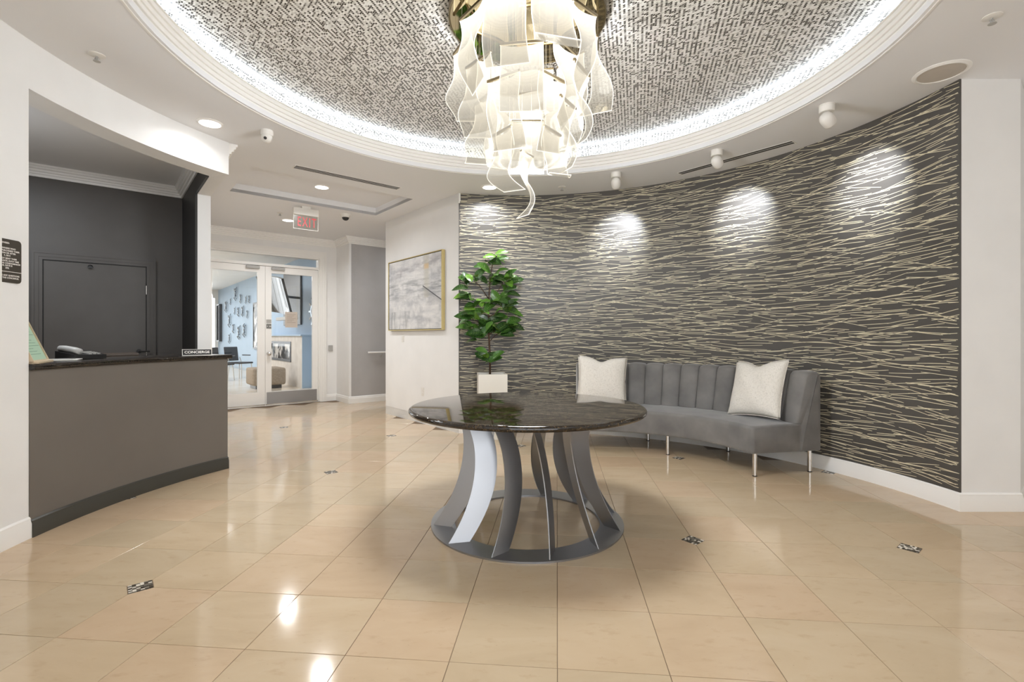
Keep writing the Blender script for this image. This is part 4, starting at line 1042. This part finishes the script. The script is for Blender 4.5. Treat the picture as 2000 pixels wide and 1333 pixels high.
for k, (a, r, zt_, h_, wt, wb, tw, cu_, am, ph_, sk, turn) in enumerate(SH):
    x, y = r * math.cos(math.radians(a)), r * math.sin(math.radians(a)); rz = math.radians(a + 90 + turn)
    zl = zt_ - ZC
    bar = obj('led_bar', B(-wt / 2 - .004, wt / 2 + .004, -.008, .008, -.001, .016, bev=.002, seg=1), M['brass'], ch, (x, y, zl), rz)
    sh = obj('acrylic_sheet', sheet_mesh(wt, wb, h_, tw, cu_, am, ph_, sk), M['acrylic'], ch, (x, y, zl), rz, smooth=True)
    for s in (-.4, .4):
        px_, py_ = x + math.cos(rz) * wt * s, y + math.sin(rz) * wt * s
        if zl + .016 < -.02: obj('cable', tube(bmesh.new(), [(px_, py_, zl + .016), (px_, py_, 0)], .0011, 5), M['wire'], ch)

# ------------------------------------------------------------------ painting, switch, outlet, handrail, plaque
pt = tag(empty('abstract_painting', (*ne(3.46, 7.05), 1.31), ANG - PI / 2), 'large grey and white abstract painting in a thin gold frame', 'painting')
# local x runs towards the camera (-e), y out of the wall is -y
Wp, Hp = 1.56, 1.055
bm = bmesh.new(); 
for q in ((0, .012, -.05, 0, 0, Hp), (Wp - .012, Wp, -.05, 0, 0, Hp), (.012, Wp - .012, -.05, 0, 0, .012), (.012, Wp - .012, -.05, 0, Hp - .012, Hp)): box(bm, *q)
obj('frame', bm, M['gold'], pt); obj('liner', B(.012, Wp - .012, -.03, 0, .012, Hp - .012), M['black'], pt)
obj('canvas', B(.02, Wp - .02, -.042, -.02, .02, Hp - .02), M['canvas'], pt)
def wallplate(name, e_, z_, label, cat, kind):
    o = tag(empty(name, (*ne(3.46, e_), z_), ANG - PI / 2), label, cat)
    obj('plate', B(-.036, .036, -.006, 0, -.058, .058, bev=.002), M['white_plastic'], o)
    if kind == 's': obj('rocker', B(-.016, .016, -.010, -.005, -.033, .033, bev=.002), M['white_plastic'], o)
    else:
        for z in (-.024, .024): obj('socket', B(-.017, .017, -.009, -.005, z - .015, z + .015, bev=.003), M['white_plastic'], o)
wallplate('light_switch', 6.66, 1.20, 'white light switch plate below the abstract painting', 'light switch', 's')
wallplate('power_outlet', 6.07, .45, 'white power outlet low on the painting wall left of the round table', 'outlet', 'o')
hr = tag(empty('handrail', (*ne(3.9, 8.71), .93), ANG), 'short pale handrail on the grey wall at the corridor opening', 'handrail')
obj('rail', B(-.12, 2.2, -.085, -.045, -.02, .012, bev=.008), M['trim'], hr)
for x in (.16, 1.2, 2.0):
    bk = obj('bracket', tube(bmesh.new(), [(x, -.065, -.02), (x, -.06, -.06), (x, -.004, -.08)], .009, 8), M['grey_plastic'], hr)
    bm = LA([(.03, 0), (.03, .008)], seg=16); bm.transform(Matrix.Translation((x, 0, -.08)) @ Matrix.Rotation(PI / 2, 4, 'X')); obj('rosette', bm, M['grey_plastic'], bk)
# plaque on the white pier: local x along the wall, -y out
an = 186.05; xp, yp = rad(an, RW - .006)
pq = tag(empty('notice_plaque', (xp, yp, 1.664), math.radians(an - 90 - 3.6)), 'dark brown notice plaque with white lettering on the white pier', 'plaque')
PWd, PHt = .30, .252
bm = bmesh.new(); pts = []
for cx_, cz_, s_ in ((PWd - .02, PHt / 2 - .02, 0), (.02, PHt / 2 - .02, 90), (.02, -PHt / 2 + .02, 180), (PWd - .02, -PHt / 2 + .02, 270)):
    for k in range(5): a = math.radians(s_ + k * 22.5); pts.append((cx_ - PWd + .02 * math.cos(a), cz_ + .02 * math.sin(a)))
prism(bm, pts, 0, .004); bm.transform(Matrix.Rotation(PI / 2, 4, 'X') ); 
po = obj('plate', bm, M['plaque'], pq, (0, .0, 0))
LN = [('ADVISED:', .103, -.073), ('OWNERS WHO', .072, -.036), ('PURCHASED THEIR', .058, -.013), ('ON OR AFTER', .044, -.036), ('8, 2014', .030, -.068), ('NOT RENT THEIR', .013, -.029), ('UNTIL SUCH TIME', -.001, -.016), ('THE CONDOMINIUM', -.015, -.008), ('AL RATE IS', -.028, -.056), ('35%.', -.042, -.074), ('HAVE ANY QUESTIONS', -.085, -.013), ('SEE THE CONCIERGE.', -.099, -.016)]
for s_, z_, x_ in LN:
    text('lettering', s_, .0125, M['white_ink'], po, (x_ , -.0048, z_), (PI / 2, 0, 0), .0003, 'RIGHT', 1., .0003)
obj('divider_line', B(-PWd, -.001, -.0052, -.004, -.064, -.061), M['white_ink'], po)

# ------------------------------------------------------------------ ceiling fittings
def downlight(x, y, z, label, R_=.10):
    o = tag(empty('downlight', (x, y, z)), label, 'ceiling light', 'round recessed downlights')
    obj('trim_ring', arcsweep(bmesh.new(), [(R_ * .80, -.010), (R_ * .84, -.012), (R_, -.002), (R_, 0), (R_ * .8, 0)], 0, 360, 40, (0, 0)), M['trim'], o, auto=30)
    obj('lens', LA([(0, -.008), (R_ * .8, -.008), (R_ * .8, -.001), (0, -.001)], seg=32, cap=False), M['lens'], o)
for (x, y, z), lb in zip(DOWN, ('recessed downlight nearest the desk header, larger in view', 'recessed downlight inside the corridor ceiling tray', 'recessed downlight just left of the exit sign', 'recessed downlight above the patterned wall beside the chandelier tip')):
    downlight(x, y, z, lb)
for k, ((p, t_), lb) in enumerate(zip(WASH, ('white ceiling spotlight nearest the right end of the patterned wall', 'white ceiling spotlight in front of the long right air slot', 'white ceiling spotlight farthest left over the patterned wall'))):
    o = tag(empty('ceiling_spotlight', (p[0], p[1], CE)), lb, 'spotlight', 'white ceiling spotlights along the patterned wall')
    obj('mount', LA([(0, 0), (.058, 0), (.058, -.004), (.054, -.004), (.054, -.05), (.05, -.055), (0, -.055)], seg=28, cap=False), M['white_plastic'], o, auto=40)
    d = (Vector((p[0] * 0 + t_[0], t_[1], t_[2])) - Vector((p[0], p[1], 2.86))).normalized()
    q = d.to_track_quat('-Z', 'Y')
    bm = LA([(0, .052), (.022, .05), (.04, .038), (.05, .015), (.052, -.01), (.048, -.05), (.043, -.062), (.040, -.062), (.038, -.045), (0, -.045)], seg=28, cap=False)
    hd = obj('head', bm, M['white_plastic'], o, (0, 0, -.105), smooth=True); hd.rotation_mode = 'QUATERNION'; hd.rotation_quaternion = q
    ln_ = obj('lens', LA([(0, -.046), (.036, -.046), (.036, -.049), (0, -.049)], seg=24, cap=False), M['lens'], hd)
# linear air slots
def slot(name, p, q, wd, ns, label):
    p, q = Vector(p), Vector(q); d = q - p; L = d.length; rz = math.atan2(d.y, d.x); c_ = (p + q) / 2
    o = tag(empty(name, (c_.x, c_.y, CE), rz), label, 'air vent', 'linear air slots in the ceiling'); n = ns
    bm = bmesh.new(); step = wd / (n * 2 + 1)
    for k in range(n + 1): box(bm, -L / 2, L / 2, -wd / 2 + k * 2 * step, -wd / 2 + k * 2 * step + step * .4, -.002, 0)
    for s in (-1, 1): box(bm, s * L / 2 - .01 * (s > 0), s * L / 2 + .01 * (s < 0), -wd / 2, wd / 2, -.004, 0)
    obj('frame', bm, M['trim'], o)
    for k in range(n): 
        y0 = -wd / 2 + step * (2 * k + .4); obj('slot', B(-L / 2 + .01, L / 2 - .01, y0, y0 + step * 1.6, -.0015, .002), M['black'], o)
slot('air_slot', ne(1.57, 5.49), ne(2.80, 5.49), .125, 3, 'three slot linear vent in the ceiling before the corridor tray')
slot('air_slot', (1.865, 5.455), (2.63, 4.555), .11, 2, 'linear vent following the patterned wall on the right')
def sprinkler(x, y, label, s=1.):
    o = tag(empty('sprinkler', (x, y, CE)), label, 'sprinkler', 'ceiling sprinkler heads')
    obj('escutcheon', LA([(0, 0), (.045 * s, 0), (.045 * s, -.004), (.03 * s, -.010), (0, -.010)], seg=24, cap=False), M['white_plastic'], o, auto=30)
    bm = tube(bmesh.new(), [(0, 0, -.008), (0, 0, -.04)], .005, 8); 
    tube(bm, [(0, 0, -.012), (.014, 0, -.024), (0, 0, -.04)], .003, 6); tube(bm, [(0, 0, -.012), (-.014, 0, -.024), (0, 0, -.04)], .003, 6)
    obj('head', bm, M['grey_plastic'], o); obj('deflector', LA([(0, -.04), (.02, -.04), (.02, -.043), (0, -.043)], seg=16, cap=False), M['grey_plastic'], o)
sprinkler(-2.665, 3.146, 'ceiling sprinkler above the desk header on the left')
sprinkler(2.713, 2.768, 'ceiling sprinkler at the upper right corner')
sprinkler(-3.40, 7.18, 'ceiling sprinkler left of the exit sign')
sprinkler(.605, 5.93, 'tiny ceiling sprinkler right of the chandelier tip')
sk = tag(empty('ceiling_speaker', (2.936, 3.353, CE)), 'round white ceiling speaker above the right end of the patterned wall', 'speaker')
obj('bezel', arcsweep(bmesh.new(), [(.130, -.010), (.137, -.012), (.158, -.003), (.158, 0), (.13, 0)], 0, 360, 48, (0, 0)), M['trim'], sk, auto=30)
m = M['grille'] = mat('perforated_grille', srgb(196, 188, 178), .6); t = NT(m); vo = t.add('ShaderNodeTexVoronoi', Vector=coords(t), Scale=260.); vo.inputs['Randomness'].default_value = 0; bump(m, vo.outputs[0], .5, .002)
obj('grille', LA([(0, -.009), (.06, -.009), (.131, -.006), (.131, -.001), (0, -.001)], seg=48, cap=False), M['grille'], sk)
# turret camera
cm = tag(empty('security_camera', (-2.155, 4.31, CE), 0), 'white turret security camera beside the desk header', 'camera')
obj('base', LA([(0, 0), (.05, 0), (.052, -.02), (.05, -.045), (0, -.045)], seg=28, cap=False), M['white_plastic'], cm, smooth=False, auto=35)
bm = bmesh.new(); bmesh.ops.create_icosphere(bm, subdivisions=3, radius=.047); hb = obj('ball', bm, M['white_plastic'], cm, (0, -.003, -.062), smooth=True)
dv = Vector((2.155 * .35, -4.31, -1.9)).normalized(); qq = dv.to_track_quat('Z', 'Y')
bm = LA([(0, .045), (.013, .045), (.013, .050), (0, .0505)], seg=20, cap=False); l_ = obj('lens', bm, M['black_plastic'], hb); l_.rotation_mode = 'QUATERNION'; l_.rotation_quaternion = qq
bm = LA([(0, .043), (.006, .043), (.006, .046), (0, .0465)], seg=14, cap=False); bm.transform(Matrix.Rotation(.5, 4, 'X')); l2 = obj('infrared_window', bm, M['black_plastic'], hb); l2.rotation_mode = 'QUATERNION'; l2.rotation_quaternion = (Vector((.12, -.8, -.95)).normalized()).to_track_quat('Z', 'Y')
dcm = tag(empty('dome_camera', (-2.46, 7.24, CE)), 'dome security camera with a black bubble right of the exit sign', 'camera')
obj('housing', LA([(0, 0), (.075, 0), (.078, -.01), (.062, -.045), (.052, -.055), (0, -.055)], seg=28, cap=False), M['white_plastic'], dcm, auto=40)
obj('bubble', LA([(.05, -.05)] + [(.05 * math.cos(a), -.055 - .045 * math.sin(a)) for a in [k * PI / 16 for k in range(9)]], seg=24, cap=False), M['black_plastic'], dcm, smooth=True)
# exit sign
ex = tag(empty('exit_sign', (*ne(2.195, 7.10), CE), ANG), 'clear edge lit sign with red EXIT lettering hanging from the ceiling', 'exit sign')
obj('canopy', B(-.06, .06, -.03, .03, -.03, 0), M['white_plastic'], ex); obj('housing', B(-.17, .17, -.028, .028, -.125, -.028, bev=.006), M['white_plastic'], ex)
pnl = obj('clear_panel', B(-.165, .165, -.004, .004, -.315, -.12), M['sign_clear'], ex)
text('lettering', 'EXIT', .185, M['red'], pnl, (.012, -.0062, -.222), (PI / 2, 0, 0), .001, 'CENTER', .56, .002, 1.28)
bm = bmesh.new()
for q in ((-.168, -.163), (.163, .168)): box(bm, q[0], q[1], -.006, .006, -.318, -.12)
box(bm, -.168, .168, -.006, .006, -.32, -.315); obj('panel_edge', bm, M['white_plastic'], ex)
